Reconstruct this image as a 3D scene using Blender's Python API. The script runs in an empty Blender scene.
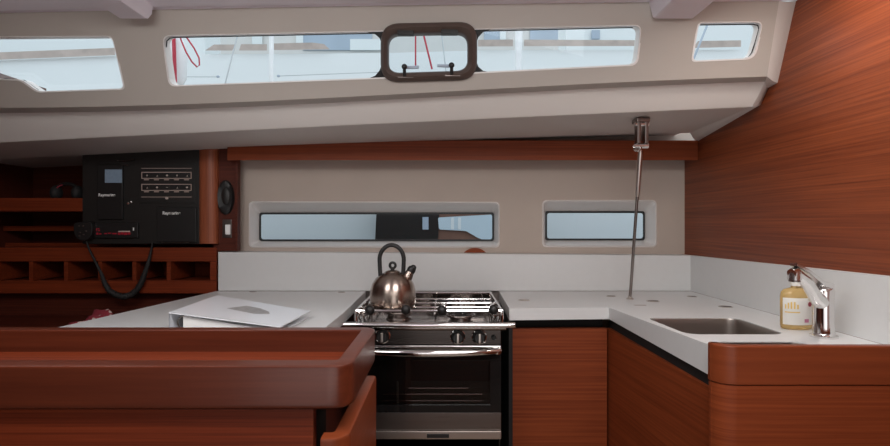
import bpy, bmesh, math, random
import numpy as np
from mathutils import Vector, Matrix
from mathutils.geometry import delaunay_2d_cdt
random.seed(7)
PI = math.pi
EZ = 1.25                      # eye height above the cabin sole
F = 560.0                      # focal length in pixels of an 890 px wide frame
SC = bpy.context.scene
COL = SC.collection

def W(px, py, Y):              # point of the cabin at depth Y seen at (px, py)
    return Vector(((px-445)*Y/F, Y, EZ+(223-py)*Y/F))
def WX(px, Y): return (px-445)*Y/F
def WZ(py, Y): return EZ+(223-py)*Y/F

# ------------------------------------------------------------------ materials
def new_mat(name):
    m = bpy.data.materials.new(name); m.use_nodes = True
    nt = m.node_tree; nt.nodes.clear()
    out = nt.nodes.new('ShaderNodeOutputMaterial')
    b = nt.nodes.new('ShaderNodeBsdfPrincipled')
    nt.links.new(b.outputs[0], out.inputs[0])
    return m, nt, b, out
def plain(name, col, rough=.5, metal=0, noise=0.06, scale=30, coat=0, emis=None, es=0, bump=0):
    m, nt, b, out = new_mat(name)
    tc = nt.nodes.new('ShaderNodeTexCoord')
    n = nt.nodes.new('ShaderNodeTexNoise'); n.inputs['Scale'].default_value = scale
    nt.links.new(tc.outputs['Object'], n.inputs['Vector'])
    mx = nt.nodes.new('ShaderNodeMix'); mx.data_type = 'RGBA'
    mx.inputs['A'].default_value = (*[c*(1-noise) for c in col], 1)
    mx.inputs['B'].default_value = (*[min(1, c*(1+noise)) for c in col], 1)
    nt.links.new(n.outputs['Fac'], mx.inputs['Factor'])
    nt.links.new(mx.outputs['Result'], b.inputs['Base Color'])
    b.inputs['Roughness'].default_value = rough
    b.inputs['Metallic'].default_value = metal
    b.inputs['Coat Weight'].default_value = coat
    if emis:
        b.inputs['Emission Color'].default_value = (*emis, 1); b.inputs['Emission Strength'].default_value = es
    if bump:
        bp = nt.nodes.new('ShaderNodeBump'); bp.inputs['Strength'].default_value = bump; bp.inputs['Distance'].default_value = .002
        nt.links.new(n.outputs['Fac'], bp.inputs['Height']); nt.links.new(bp.outputs[0], b.inputs['Normal'])
    return m
def wood(name, dark, light, axis='X', rough=.36, across=230, coat=.15, along=2.2, spec=.5):
    m, nt, b, out = new_mat(name)
    tc = nt.nodes.new('ShaderNodeTexCoord')
    mp = nt.nodes.new('ShaderNodeMapping')
    s = {'X': (along, across, across), 'Y': (across, along, across), 'Z': (across, across, along), 'XY': (along, along, across)}[axis]
    mp.inputs['Scale'].default_value = s
    nt.links.new(tc.outputs['Object'], mp.inputs['Vector'])
    n = nt.nodes.new('ShaderNodeTexNoise'); n.inputs['Scale'].default_value = 1.0
    n.inputs['Detail'].default_value = 5; n.inputs['Roughness'].default_value = .65
    nt.links.new(mp.outputs[0], n.inputs['Vector'])
    mp2 = nt.nodes.new('ShaderNodeMapping'); mp2.inputs['Scale'].default_value = tuple(v*.12 if v > 10 else v*.5 for v in s)
    nt.links.new(tc.outputs['Object'], mp2.inputs['Vector'])
    n2 = nt.nodes.new('ShaderNodeTexNoise'); n2.inputs['Detail'].default_value = 3
    n2.inputs['Scale'].default_value = 1.0
    nt.links.new(mp2.outputs[0], n2.inputs['Vector'])
    ad = nt.nodes.new('ShaderNodeMath'); ad.operation = 'MULTIPLY_ADD'
    ad.inputs[1].default_value = .8
    ms = nt.nodes.new('ShaderNodeMath'); ms.operation = 'MULTIPLY'; ms.inputs[1].default_value = .2
    nt.links.new(n2.outputs['Fac'], ms.inputs[0]); nt.links.new(n.outputs['Fac'], ad.inputs[0]); nt.links.new(ms.outputs[0], ad.inputs[2])
    cr = nt.nodes.new('ShaderNodeValToRGB')
    cr.color_ramp.elements[0].position = .34; cr.color_ramp.elements[0].color = (*dark, 1)
    cr.color_ramp.elements[1].position = .66; cr.color_ramp.elements[1].color = (*light, 1)
    nt.links.new(ad.outputs[0], cr.inputs[0]); nt.links.new(cr.outputs[0], b.inputs['Base Color'])
    b.inputs['Roughness'].default_value = rough; b.inputs['Coat Weight'].default_value = coat
    b.inputs['Coat Roughness'].default_value = .2
    b.inputs['Specular IOR Level'].default_value = spec
    bp = nt.nodes.new('ShaderNodeBump'); bp.inputs['Strength'].default_value = .08; bp.inputs['Distance'].default_value = .001
    nt.links.new(n.outputs['Fac'], bp.inputs['Height']); nt.links.new(bp.outputs[0], b.inputs['Normal'])
    return m
def clear_glass(name, tint=(1, 1, 1), refl=.05, rough=.0):
    m = bpy.data.materials.new(name); m.use_nodes = True
    nt = m.node_tree; nt.nodes.clear()
    out = nt.nodes.new('ShaderNodeOutputMaterial')
    t = nt.nodes.new('ShaderNodeBsdfTransparent'); t.inputs[0].default_value = (*tint, 1)
    g = nt.nodes.new('ShaderNodeBsdfGlossy'); g.inputs['Roughness'].default_value = rough
    fr = nt.nodes.new('ShaderNodeLayerWeight'); fr.inputs['Blend'].default_value = .3
    ma = nt.nodes.new('ShaderNodeMath'); ma.operation = 'MULTIPLY_ADD'; ma.inputs[1].default_value = .25; ma.inputs[2].default_value = refl
    nt.links.new(fr.outputs['Fresnel'], ma.inputs[0])
    mx = nt.nodes.new('ShaderNodeMixShader')
    nt.links.new(ma.outputs[0], mx.inputs[0]); nt.links.new(t.outputs[0], mx.inputs[1]); nt.links.new(g.outputs[0], mx.inputs[2])
    nt.links.new(mx.outputs[0], out.inputs[0])
    return m
def brushed(name, col, rough=.28, axis='Z', aniso=.0, vary=.22):
    m, nt, b, out = new_mat(name)
    tc = nt.nodes.new('ShaderNodeTexCoord'); mp = nt.nodes.new('ShaderNodeMapping')
    mp.inputs['Scale'].default_value = {'X': (4, 500, 500), 'Z': (500, 500, 4), 'Y': (500, 4, 500)}[axis]
    n = nt.nodes.new('ShaderNodeTexNoise'); n.inputs['Scale'].default_value = 1
    nt.links.new(tc.outputs['Object'], mp.inputs[0]); nt.links.new(mp.outputs[0], n.inputs['Vector'])
    mr = nt.nodes.new('ShaderNodeMapRange'); mr.inputs['To Min'].default_value = rough*(1-vary); mr.inputs['To Max'].default_value = rough*(1+vary)
    nt.links.new(n.outputs['Fac'], mr.inputs['Value']); nt.links.new(mr.outputs[0], b.inputs['Roughness'])
    b.inputs['Base Color'].default_value = (*col, 1); b.inputs['Metallic'].default_value = 1
    if aniso:
        tg = nt.nodes.new('ShaderNodeTangent'); tg.direction_type = 'RADIAL'; tg.axis = 'Z'
        nt.links.new(tg.outputs[0], b.inputs['Tangent']); b.inputs['Anisotropic'].default_value = aniso; b.inputs['Anisotropic Rotation'].default_value = .25
    return m

MT = {}
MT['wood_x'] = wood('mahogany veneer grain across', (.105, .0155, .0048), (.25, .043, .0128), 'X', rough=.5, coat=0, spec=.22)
MT['wood_y'] = wood('mahogany veneer grain fore and aft', (.135, .0255, .0085), (.30, .072, .0235), 'Y', rough=.40, across=230, along=2.0, coat=.05, spec=.4)
MT['wood_z'] = wood('mahogany veneer upright grain', (.20, .050, .022), (.36, .105, .048), 'Z', rough=.45, coat=.05, spec=.3)
MT['wood_rail'] = wood('varnished solid mahogany', (.078, .0145, .006), (.125, .026, .0105), 'X', rough=.36, across=70, coat=.3, spec=.35)
MT['wood_orange'] = wood('orange mahogany front', (.15, .0265, .008), (.28, .060, .0175), 'XY', rough=.5, across=200, coat=0, spec=.22)
MT['wood_orange_rail'] = wood('orange mahogany rail', (.17, .034, .0105), (.24, .052, .0165), 'XY', rough=.40, across=60, coat=.05, spec=.3)
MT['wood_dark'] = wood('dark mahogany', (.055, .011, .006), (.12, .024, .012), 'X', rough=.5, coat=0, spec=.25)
MT['wood_sole'] = wood('cabin sole oak', (.32, .24, .18), (.5, .40, .32), 'X', across=40)  # sole is out of view; pale tone set to bounce light upward
MT['liner'] = plain('moulded beige liner', (.47, .425, .385), .5, noise=.03, scale=4)
MT['liner_pale'] = plain('moulded pale liner', (.66, .61, .575), .45, noise=.03, scale=4)  # liner colour lightened to put in light on soffit and flange
MT['fascia'] = plain('moulded pale fascia', (.74, .695, .66), .45, noise=.03, scale=4)  # liner colour lightened again for the light falling on the fascia
MT['stove_dark'] = brushed('dark polished stove panel', (.06, .05, .046), .26, 'X')
MT['hob_steel'] = brushed('hob polished steel', (.27, .235, .215), .14, 'X')
MT['satin'] = plain('satin chrome', (.86, .85, .84), .2, 1, noise=.02)
MT['door_black'] = plain('black oven door glass frame', (.010, .009, .009), .08)
MT['ceiling'] = plain('lilac grey headliner vinyl', (.82, .77, .83), .6, noise=.03, scale=6)
MT['hull_wall'] = plain('beige padded hull lining', (.50, .42, .365), .75, noise=.05, scale=9, bump=.05)
MT['white_solid'] = plain('white solid surface worktop', (.69, .69, .69), .35, noise=.02, scale=60)
MT['white_gel'] = plain('white gelcoat', (.80, .77, .75), .35, noise=.02, scale=10)
MT['black'] = plain('black plastic', (.012, .011, .011), .45, noise=.1)
MT['black_soft'] = plain('black rubber', (.015, .014, .014), .7, noise=.1)
MT['brown_black'] = plain('dark brown plastic frame', (.085, .058, .048), .42, noise=.15)
MT['panel_black'] = plain('black instrument panel', (.013, .011, .010), .5, noise=.15, scale=80)
MT['gasket'] = plain('black window gasket', (.01, .01, .011), .5)
MT['chrome'] = plain('polished chrome', (.80, .78, .77), .08, 1, noise=.02)
MT['steel'] = brushed('brushed stainless steel', (.62, .56, .52), .30, 'X')
MT['steel_dark'] = brushed('dark brushed stainless steel', (.25, .215, .20), .30, 'X')
MT['kettle_steel'] = brushed('kettle stainless steel', (.44, .36, .31), .25, 'Z', .8, 0)
MT['sink_steel'] = brushed('sink stainless steel', (.46, .41, .38), .34, 'Y')
MT['void'] = plain('dark recess', (.012, .010, .010), .8)  # black that puts in the shade of gaps and recesses
MT['oven_glass'] = clear_glass('smoked oven glass', (.55, .5, .48), .05)
MT['oven_black'] = plain('black oven enamel', (.012, .011, .011), .25)
MT['glass'] = clear_glass('window glass', (.96, .98, .99), .02)
MT['tint_glass'] = clear_glass('tinted hull window glass', (.80, .83, .86), .05)
MT['lcd'] = plain('grey blue lcd', (.15, .20, .26), .3, noise=.25, scale=120, emis=(.35, .45, .58), es=.10)
MT['red_lcd'] = plain('red lit display', (.20, .01, .02), .3, emis=(.9, .03, .06), es=.10)
MT['white_mark'] = plain('white lettering', (.92, .91, .90), .5)
MT['gold_mark'] = plain('tan printed outline', (.50, .38, .33), .5)
MT['tan_glyph'] = plain('tan printed symbols', (.55, .45, .40), .5)
MT['red_rope'] = plain('red rope', (.45, .03, .06), .7, noise=.3, scale=200)
MT['yacht_white'] = plain('white yacht gelcoat', (.82, .86, .87), .4, noise=.02, scale=1)
MT['boat_grey'] = plain('grey blue shadowed glass', (.42, .50, .60), .5, noise=.15, scale=2)  # grey blue for small panes, latch bars and fittings
MT['teak_strip'] = plain('weathered teak strip', (.50, .42, .38), .7, noise=.3, scale=14)
MT['stone'] = plain('pale harbour facade', (.74, .72, .70), .8, noise=.08, scale=3)
MT['wire'] = plain('grey stainless wire', (.50, .54, .57), .35, .2)
MT['fender'] = plain('white fender vinyl', (.80, .83, .86), .4)
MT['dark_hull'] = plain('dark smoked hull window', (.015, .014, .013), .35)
MT['blue_grey'] = plain('pale blue hull shade', (.60, .72, .80), .5, noise=.1, scale=3)  # colour of the cabin window reflected in the portlight
MT['brown_board'] = plain('brown boarding plank', (.20, .10, .07), .5, noise=.2, scale=10)  # colour of the cabin wood reflected in the portlight
MT['binder'] = plain('white binder card', (.78, .79, .83), .28, noise=.02, coat=.3)
MT['paper'] = plain('paper sheets', (.74, .73, .72), .8)
MT['print_grey'] = plain('grey printed picture', (.33, .32, .32), .4, noise=.5, scale=60)
MT['cloth'] = None
MT['soap'] = None
MT['label_white'] = plain('white paper label', (.80, .78, .74), .5)
MT['label_yellow'] = plain('yellow label print', (.80, .55, .16), .5)
MT['label_red'] = plain('dark red label dot', (.28, .03, .05), .5)
MT['label_pink'] = plain('mauve label print', (.55, .18, .30), .5)
MT['upholstery'] = plain('dark seat fabric', (.10, .03, .022), .8, noise=.2, scale=60)

def mk_cloth():
    m, nt, b, out = new_mat('red and white patterned cloth')
    tc = nt.nodes.new('ShaderNodeTexCoord'); v = nt.nodes.new('ShaderNodeTexVoronoi'); v.inputs['Scale'].default_value = 55
    nt.links.new(tc.outputs['Object'], v.inputs['Vector'])
    cr = nt.nodes.new('ShaderNodeValToRGB'); e = cr.color_ramp.elements
    e[0].position = .25; e[0].color = (.62, .52, .48, 1); e[1].position = .42; e[1].color = (.26, .025, .04, 1)
    nt.links.new(v.outputs['Distance'], cr.inputs[0]); nt.links.new(cr.outputs[0], b.inputs['Base Color'])
    b.inputs['Roughness'].default_value = .85
    return m
MT['cloth'] = mk_cloth()
def mk_soap(name, col, tr=.55):
    m, nt, b, out = new_mat(name)
    tc = nt.nodes.new('ShaderNodeTexCoord'); n = nt.nodes.new('ShaderNodeTexNoise'); n.inputs['Scale'].default_value = 45
    nt.links.new(tc.outputs['Object'], n.inputs['Vector'])
    mx = nt.nodes.new('ShaderNodeMix'); mx.data_type = 'RGBA'
    mx.inputs['A'].default_value = (*[c*.75 for c in col], 1); mx.inputs['B'].default_value = (*col, 1)
    nt.links.new(n.outputs['Fac'], mx.inputs['Factor']); nt.links.new(mx.outputs['Result'], b.inputs['Base Color'])
    b.inputs['Roughness'].default_value = .08; b.inputs['Transmission Weight'].default_value = tr; b.inputs['IOR'].default_value = 1.2
    b.inputs['Coat Weight'].default_value = .5; b.inputs['Coat Roughness'].default_value = .05
    return m
MT['soap'] = mk_soap('golden soap liquid in clear plastic', (.98, .70, .30), .6)

# ------------------------------------------------------------------ mesh building
class MB:
    def __init__(s): s.bm = bmesh.new()
    def face(s, pts):
        vs = [s.bm.verts.new(p) for p in pts]
        try: s.bm.faces.new(vs)
        except ValueError: pass
    def box(s, x0, x1, y0, y1, z0, z1, bev=0, seg=2):
        t = bmesh.new()
        bmesh.ops.create_cube(t, size=1)
        for v in t.verts:
            v.co = Vector(((x0+x1)/2+v.co.x*(x1-x0), (y0+y1)/2+v.co.y*(y1-y0), (z0+z1)/2+v.co.z*(z1-z0)))
        if bev: bmesh.ops.bevel(t, geom=list(t.edges), offset=bev, segments=seg, profile=.5, affect='EDGES')
        s.merge(t); return s
    def merge(s, t, M=None):
        mp = {}
        for v in t.verts: mp[v] = s.bm.verts.new(M @ v.co if M else v.co)
        for f in t.faces:
            try: s.bm.faces.new([mp[v] for v in f.verts])
            except ValueError: pass
        t.free()
    def prism(s, loop, vec, bev=0, seg=2):          # loop of 3D points extruded by a vector
        t = bmesh.new()
        a = [t.verts.new(p) for p in loop]; b = [t.verts.new(Vector(p)+Vector(vec)) for p in loop]
        t.faces.new(a[::-1]); t.faces.new(b); n = len(a)
        for i in range(n): t.faces.new([a[i], a[(i+1) % n], b[(i+1) % n], b[i]])
        bmesh.ops.recalc_face_normals(t, faces=t.faces)
        if bev:
            ed = [e for e in t.edges if len(e.link_faces) == 2 and e.calc_face_angle(0) > .6]
            bmesh.ops.bevel(t, geom=ed, offset=bev, segments=seg, profile=.5, affect='EDGES')
        s.merge(t); return s
    def rows(s, rows, close_u=False, close_v=False):  # skin through rows of points
        g = [[s.bm.verts.new(p) for p in r] for r in rows]
        nr, nc = len(g), len(g[0])
        for i in range(nr if close_u else nr-1):
            for j in range(nc if close_v else nc-1):
                q = [g[i][j], g[i][(j+1) % nc], g[(i+1) % nr][(j+1) % nc], g[(i+1) % nr][j]]
                try: s.bm.faces.new(q)
                except ValueError: pass
        return g
    def cap(s, ring):
        try: s.bm.faces.new(ring)
        except ValueError: pass
    def tube(s, path, r, seg=10, caps=True, closed=False):
        P = [Vector(p) for p in path]; n = len(P)
        R = r if isinstance(r, (list, tuple)) else [r]*n
        rings = []; up = None
        for i in range(n):
            if closed: d = P[(i+1) % n]-P[i-1]
            else: d = P[min(i+1, n-1)]-P[max(i-1, 0)]
            d.normalize()
            if up is None: up = Vector((0, 0, 1)) if abs(d.z) < .9 else Vector((1, 0, 0))
            a = d.cross(up)
            if a.length < 1e-6: a = d.orthogonal()
            a.normalize(); b = a.cross(d).normalized(); up = b
            rings.append([P[i]+(a*math.cos(2*PI*k/seg)+b*math.sin(2*PI*k/seg))*R[i] for k in range(seg)])
        g = s.rows(rings, close_u=closed, close_v=True)
        if caps and not closed: s.cap(g[0][::-1]); s.cap(g[-1])
        return s
    def lathe(s, prof, c, axis='Z', seg=32, sx=1, sy=1):   # prof: (r, h)
        c = Vector(c); rings = []
        for r, h in prof:
            ring = []
            for k in range(seg):
                a = 2*PI*k/seg; u, v = r*math.cos(a)*sx, r*math.sin(a)*sy
                p = {'Z': (u, v, h), 'Y': (u, h, v), 'X': (h, u, v)}[axis]
                ring.append(c+Vector(p))
            rings.append(ring)
        g = s.rows(rings, close_v=True)
        if prof[0][0] > 1e-5: s.cap(g[0][::-1])
        if prof[-1][0] > 1e-5: s.cap(g[-1])
        return s
    def ball(s, c, r, sc=(1, 1, 1), seg=16):
        t = bmesh.new(); bmesh.ops.create_uvsphere(t, u_segments=seg, v_segments=seg//2+2, radius=r)
        for v in t.verts: v.co = Vector(c)+Vector((v.co.x*sc[0], v.co.y*sc[1], v.co.z*sc[2]))
        s.merge(t); return s
    def torus(s, c, R, r, axis='Z', seg=28, ks=10, sx=1, sy=1):
        p = []
        for k in range(seg):
            a = 2*PI*k/seg; u, v = R*math.cos(a)*sx, R*math.sin(a)*sy
            p.append(Vector(c)+Vector({'Z': (u, v, 0), 'Y': (u, 0, v), 'X': (0, u, v)}[axis]))
        return s.tube(p, r, ks, closed=True)
    def build(s, name, mat, parent=None, smooth=35, label=None):
        bm = s.bm
        bmesh.ops.remove_doubles(bm, verts=bm.verts, dist=1e-6)
        bmesh.ops.recalc_face_normals(bm, faces=bm.faces)
        if parent is not None:
            off = parent_loc(parent)
            for v in bm.verts: v.co -= off
        me = bpy.data.meshes.new(name); bm.to_mesh(me); bm.free()
        me.materials.append(MT[mat] if isinstance(mat, str) else mat)
        if smooth:
            me.shade_smooth(); me.set_sharp_from_angle(angle=math.radians(smooth))
        o = bpy.data.objects.new(name, me); COL.objects.link(o)
        if smooth:
            wn = o.modifiers.new('weighted', 'WEIGHTED_NORMAL'); wn.keep_sharp = True; wn.weight = 90
        if parent is not None: o.parent = parent
        if label: o['label'] = label
        return o
def parent_loc(o):
    v = Vector(o.location)
    while o.parent: o = o.parent; v += Vector(o.location)
    return v
def tag(o, label=None, cat=None, group=None, kind=None):
    if label: o['label'] = label
    if cat: o['category'] = cat
    if group: o['group'] = group
    if kind: o['kind'] = kind
    return o
def thing(name, loc, label=None, cat=None, group=None, kind=None):
    o = bpy.data.objects.new(name, None); COL.objects.link(o); o.location = loc; o.empty_display_size = .05
    return tag(o, label, cat, group, kind)
def box(*a, **k): return MB().box(*a, **k)
def rrect(x0, x1, y0, y1, r, n=6):                 # rounded rectangle, four radii or one
    rr = r if isinstance(r, (list, tuple)) else [r]*4
    out = []
    for (cx, cy, a0, q) in ((x1-rr[0], y1-rr[0], 0, rr[0]), (x0+rr[1], y1-rr[1], PI/2, rr[1]), (x0+rr[2], y0+rr[2], PI, rr[2]), (x1-rr[3], y0+rr[3], 1.5*PI, rr[3])):
        if q < 1e-6: out.append((cx, cy)); continue
        for k in range(n+1):
            a = a0+PI/2*k/n; out.append((cx+q*math.cos(a), cy+q*math.sin(a)))
    return out
def round_poly(pts, rad, n=5):                     # rounds the corners of a polygon
    out = []; N = len(pts)
    for i in range(N):
        p = Vector(pts[i]); a = (Vector(pts[i-1])-p); b = (Vector(pts[(i+1) % N])-p)
        r = rad[i] if isinstance(rad, (list, tuple)) else rad
        if r <= 0: out.append(tuple(p)); continue
        d = min(r, a.length*.48, b.length*.48)
        A = p+a.normalized()*d; B = p+b.normalized()*d
        for k in range(n+1):
            t = k/n; q = A*(1-t)**2+p*2*t*(1-t)+B*t*t; out.append(tuple(q))
    return out
def inside(p, poly):
    x, y = p; c = False; n = len(poly)
    for i in range(n):
        (x1, y1), (x2, y2) = poly[i], poly[i-1]
        if (y1 > y) != (y2 > y) and x < (x2-x1)*(y-y1)/(y2-y1)+x1: c = not c
    return c
def sheet(mb, outer, holes, fmap, extra=()):       # flat sheet with holes, mapped to space
    pts = []; edges = []
    for lp in [outer]+list(holes):
        b = len(pts); n = len(lp); pts += [Vector(p) for p in lp]
        edges += [(b+i, b+(i+1) % n) for i in range(n)]
    pts += [Vector(p) for p in extra]
    r = delaunay_2d_cdt(pts, edges, [], 0, 1e-5)
    vs = [mb.bm.verts.new(fmap(v.x, v.y)) for v in r[0]]
    for f in r[2]:
        c = (sum(r[0][i].x for i in f)/len(f), sum(r[0][i].y for i in f)/len(f))
        if inside(c, outer) and not any(inside(c, h) for h in holes):
            try: mb.bm.faces.new([vs[i] for i in f])
            except ValueError: pass

# ------------------------------------------------------------------ camera
cd = bpy.data.cameras.new('camera'); cam = bpy.data.objects.new('camera', cd); COL.objects.link(cam)
cam.location = (0, 0, EZ); cam.rotation_euler = (PI/2, 0, 0)
cd.sensor_fit = 'HORIZONTAL'; cd.sensor_width = 36; cd.lens = F/890*36; cd.clip_start = .02
SC.camera = cam

# ------------------------------------------------------------------ roof liner
def curve(samples, deg):
    x = np.array([p[0] for p in samples]); y = np.array([p[1] for p in samples])
    c = np.polyfit(x/100, y, deg); d = np.polyder(c)
    def f(px):
        if px < 0: return float(np.polyval(c, 0)+np.polyval(d, 0)*px/100)
        return float(np.polyval(c, px/100))
    return f
def inv(y0, y1, x1):                                # straight line in plan: 1/Y runs linearly in the view
    return lambda px: 1/((1/y0)+((1/y1)-(1/y0))*px/x1)
L1 = (curve([(0, 13), (80, 11.5), (190, 9), (350, 6), (600, 3), (780, 1)], 2), inv(1.50, 1.44, 779), 779)
L2 = (curve([(0, 108), (125, 105.5), (250, 101.5), (350, 97), (460, 91.5), (570, 84.5), (640, 81), (700, 78.5), (767, 77)], 3), inv(1.66, 1.495, 767), 767)
L2b = (curve([(0, 113), (125, 110.5), (250, 106.5), (350, 102), (460, 96.5), (570, 89.5), (640, 86), (700, 83.5), (765, 82)], 3), inv(1.73, 1.54, 765), 765)
L3 = (curve([(0, 143), (125, 135.5), (250, 129), (350, 124.5), (460, 120.5), (600, 114.5), (700, 109), (752, 106)], 2), inv(1.80, 1.585, 752), 752)
L4 = (curve([(0, 160), (125, 152), (250, 147), (350, 144), (460, 140.5), (600, 135.5), (690, 132.5)], 2), inv(2.05, 1.985, 690), 690)
LEFT = -260
def line(L, n=48): 
    return [W(px, L[0](px), L[1](px)) for px in [LEFT+(L[2]-LEFT)*i/n for i in range(n+1)]]
XB = .907
def outer_pt(px, py): return W(px, py, XB*F/(px-445))
OUT = [outer_pt(796, 1), outer_pt(777.6, 83), outer_pt(768, 88), outer_pt(761, 104.5), outer_pt(697, 141.5)]

W1 = round_poly([(-90, 38), (112, 36.5), (124, 88.5), (38.5, 91.5), (22, 79.5), (-90, 76)], [0, 7, 5, 5, 5, 0])
W23 = round_poly([(163, 36.2), (380, 31.6), (476, 29.6), (641, 25.6), (636, 64.2), (476, 72.2), (380, 77.6), (170.5, 85.6)], [8, 0, 0, 8, 8, 0, 0, 8])
W4 = round_poly([(699, 23.2), (762.5, 22.3), (753, 58), (692.5, 60.8)], [5, 8, 10, 5])
def pmap(px, py):
    y1, y2 = L1[0](px), L2[0](px); v = (py-y1)/(y2-y1)
    iv = (1-v)/L1[1](px)+v/L2[1](px)
    return W(px, py, 1/iv)
mb = MB()
pxs1 = [LEFT+(L1[2]-LEFT)*i/48 for i in range(49)]; pxs2 = [LEFT+(L2[2]-LEFT)*i/48 for i in range(49)]
outer = [(p, L1[0](p)) for p in pxs1]+[(p, L2[0](p)) for p in pxs2[::-1]]
sheet(mb, outer, [W1, W23, W4], pmap)
tag(mb.build('wall_coachroof', 'liner', smooth=0), 'beige moulded coachroof side with long windows under the ceiling', None, kind='structure')
mb = MB(); mb.rows([line(L2), line(L2b)])
tag(mb.build('trim_ledge', 'liner', smooth=60), kind='structure')
mb = MB()
a, b = line(L2b), line(L3)
mid = [p.lerp(q, .93) for p, q in zip(a, b)]
c = line(L4)
mb.rows([a, [p.lerp(q, .5)+Vector((0, -.003, 0)) for p, q in zip(a, b)], mid, [q+Vector((0, .002, 0)) for q in b], [p.lerp(q, .03) for p, q in zip(b, c)]])
tag(mb.build('trim_fascia', 'fascia', smooth=16), kind='structure')
mb = MB()
back = [Vector((p.x*1.0, 2.47, p.z-.004)) for p in c]
mb.rows([[p.lerp(q, .03) for p, q in zip(b, c)], c]); mb.rows([c, [p+Vector((0, .012, .012)) for p in c], [Vector((p.x, 2.5, p.z+.012)) for p in c]])
tag(mb.build('trim_soffit', 'liner_pale', smooth=30), kind='structure')
# return flange of the liner along the bulkhead
inn = [line(L)[-1] for L in (L1, L2, L2b, L3, L4)]
mb = MB()
midp = [p.lerp(q, .55)+Vector((-.004, -.006, -.004)) for p, q in zip(inn, OUT)]
dn = [p+Vector((.0, .012, .008)) for p in OUT]
mb.rows([inn, midp, OUT, dn])
tag(mb.build('trim_flange', 'liner_pale', smooth=50), kind='structure')
# ceiling
mb = MB()
l1 = line(L1)
lip = [p+Vector((0, -.020, -.006)) for p in l1]
lip[-1] = lip[-1]; 
edge = l1+[OUT[0]]
lipe = [p+Vector((0, -.028, -.004)) for p in edge]
lipf = [p+Vector((0, -.034, -.0045)) for p in edge]
rear = [Vector((p.x if i else -1.9, -1.32, EZ+.575)) for i, p in enumerate(edge)]
front0 = [p.lerp(q, .5) for p, q in zip(lipf, rear)]
mb.rows([edge, [p+Vector((0, -.006, .004)) for p in edge], lipe, lipf, front0, rear])
tag(mb.build('ceiling', 'ceiling', smooth=30), kind='structure')
for i, (xa, xb) in enumerate(((-.842, -.766), (.539, .642))):
    mb = MB(); y0, y1 = .3, 1.452; zt, zb = EZ+.575, EZ+.527; t = .012
    sec = lambda Y: [(xa-.012, Y, zt), (xa, Y, zb+t*.3), (xa+.006, Y, zb), (xb-.004, Y, zb), (xb+.006, Y, zb+.012), (xb+.010, Y, zt)]
    g = mb.rows([sec(y0), sec(y1-.01), [(x, Y-.0, z+.003) for x, Y, z in sec(y1)]]); mb.cap(g[0][::-1]); mb.cap(g[-1])
    tag(mb.build('trim_%d' % (i+1), 'ceiling', smooth=40), kind='structure')

# coachroof windows: reveal, glass
def win(n, loop, depth=.035, out=.0):
    ins = [pmap(*p) for p in loop]
    root = thing('window_%d' % n, sum(ins, Vector())/len(ins), kind='structure')
    cx = sum(p[0] for p in loop)/len(loop); cy = sum(p[1] for p in loop)/len(loop)
    mb = MB()
    lip = [p+Vector((0, -.0015, 0)) for p in ins]
    c = sum(ins, Vector())/len(ins)
    lipo = []
    for p in lip:
        d = (p-c); d = Vector((math.copysign(min(abs(d.x), .006), d.x), 0, math.copysign(min(abs(d.z), .005), d.z))); lipo.append(p+d*.8+Vector((0, .001, 0)))
    dp = [p+Vector((0, depth, .006)) for p in ins]
    mb.rows([lipo, lip, dp], close_v=True)
    mb.build('window_frame', 'white_gel', root, smooth=40)
    mb = MB(); off = Vector((0, depth*.8, .005))
    sheet(mb, loop, [], lambda x, y: pmap(x, y)+off)
    mb.build('pane', 'glass', root, smooth=0)
    return root
w1 = win(1, W1); w2 = win(2, W23); w3 = win(3, W4)
def seal(root, pts, r=.0016):
    mb = MB(); mb.tube([pmap(x, y)+Vector((0, .010, 0)) for x, y in pts], r, 6); mb.build('gasket', 'gasket', root)
n23 = len(W23)
seal(w2, [(164.6, 46), (165, 40), (168, 37), (172, 36.3), (380, 32.0), (476, 30.0), (634, 26.2)])
seal(w3, [(702, 23.6), (755, 22.9), (760, 24), (761, 28), (757, 42), (753.5, 52), (750, 56.5), (744, 58.3)])
seal(w1, [(2, 78), (22, 79.8), (38, 91.0)], .0022)

# opening hatch set into the long window
def hm(px, py, d=0):                               # point on the window plane, d out of it into the cabin
    return pmap(px, py)+Vector((0, -d, -d*.12))
hr = thing('opening_hatch', hm(429, 53), 'dark brown rounded opening porthole in the middle of the long window', 'porthole')
oo = round_poly([(381, 24.5), (477, 22.5), (477, 80), (381, 83)], 19, 8)
io = round_poly([(388.5, 35), (467.5, 33.5), (467.5, 71), (388.5, 73.5)], 12, 8)
def offs(loop, k):
    cx = sum(p[0] for p in loop)/len(loop); cy = sum(p[1] for p in loop)/len(loop)
    g = lambda d: (min(abs(d), abs(k))*(1 if k > 0 else -1))*(1 if d > 0 else -1)
    return [(p[0]+g(p[0]-cx), p[1]+g(p[1]-cy)) for p in loop]
mb = MB(); R = lambda lp, d: [hm(x, y, d) for x, y in lp]
mid = [((a[0]+b[0])/2, (a[1]+b[1])/2) for a, b in zip(oo, io)]
mb.rows([R(oo, -.006), R(oo, .010), R(offs(oo, -1.5), .016), R(mid, .022), R(offs(io, 1.5), .016), R(io, .010), R(io, -.02)], close_v=True)
mb.build('frame', 'brown_black', hr, 50)
mb = MB(); sheet(mb, io, [], lambda x, y: hm(x, y, -.012)); mb.build('pane', 'glass', hr, 0)
fl = [(367, 31.9), (491, 29.2), (483, 32), (478.5, 37), (476, 44), (476, 60), (478.5, 66.5), (483, 70.5), (490, 71.8), (368, 78.4), (375, 75.5), (379.5, 70), (382, 63), (382, 45), (379.5, 38), (375, 34)]
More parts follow.
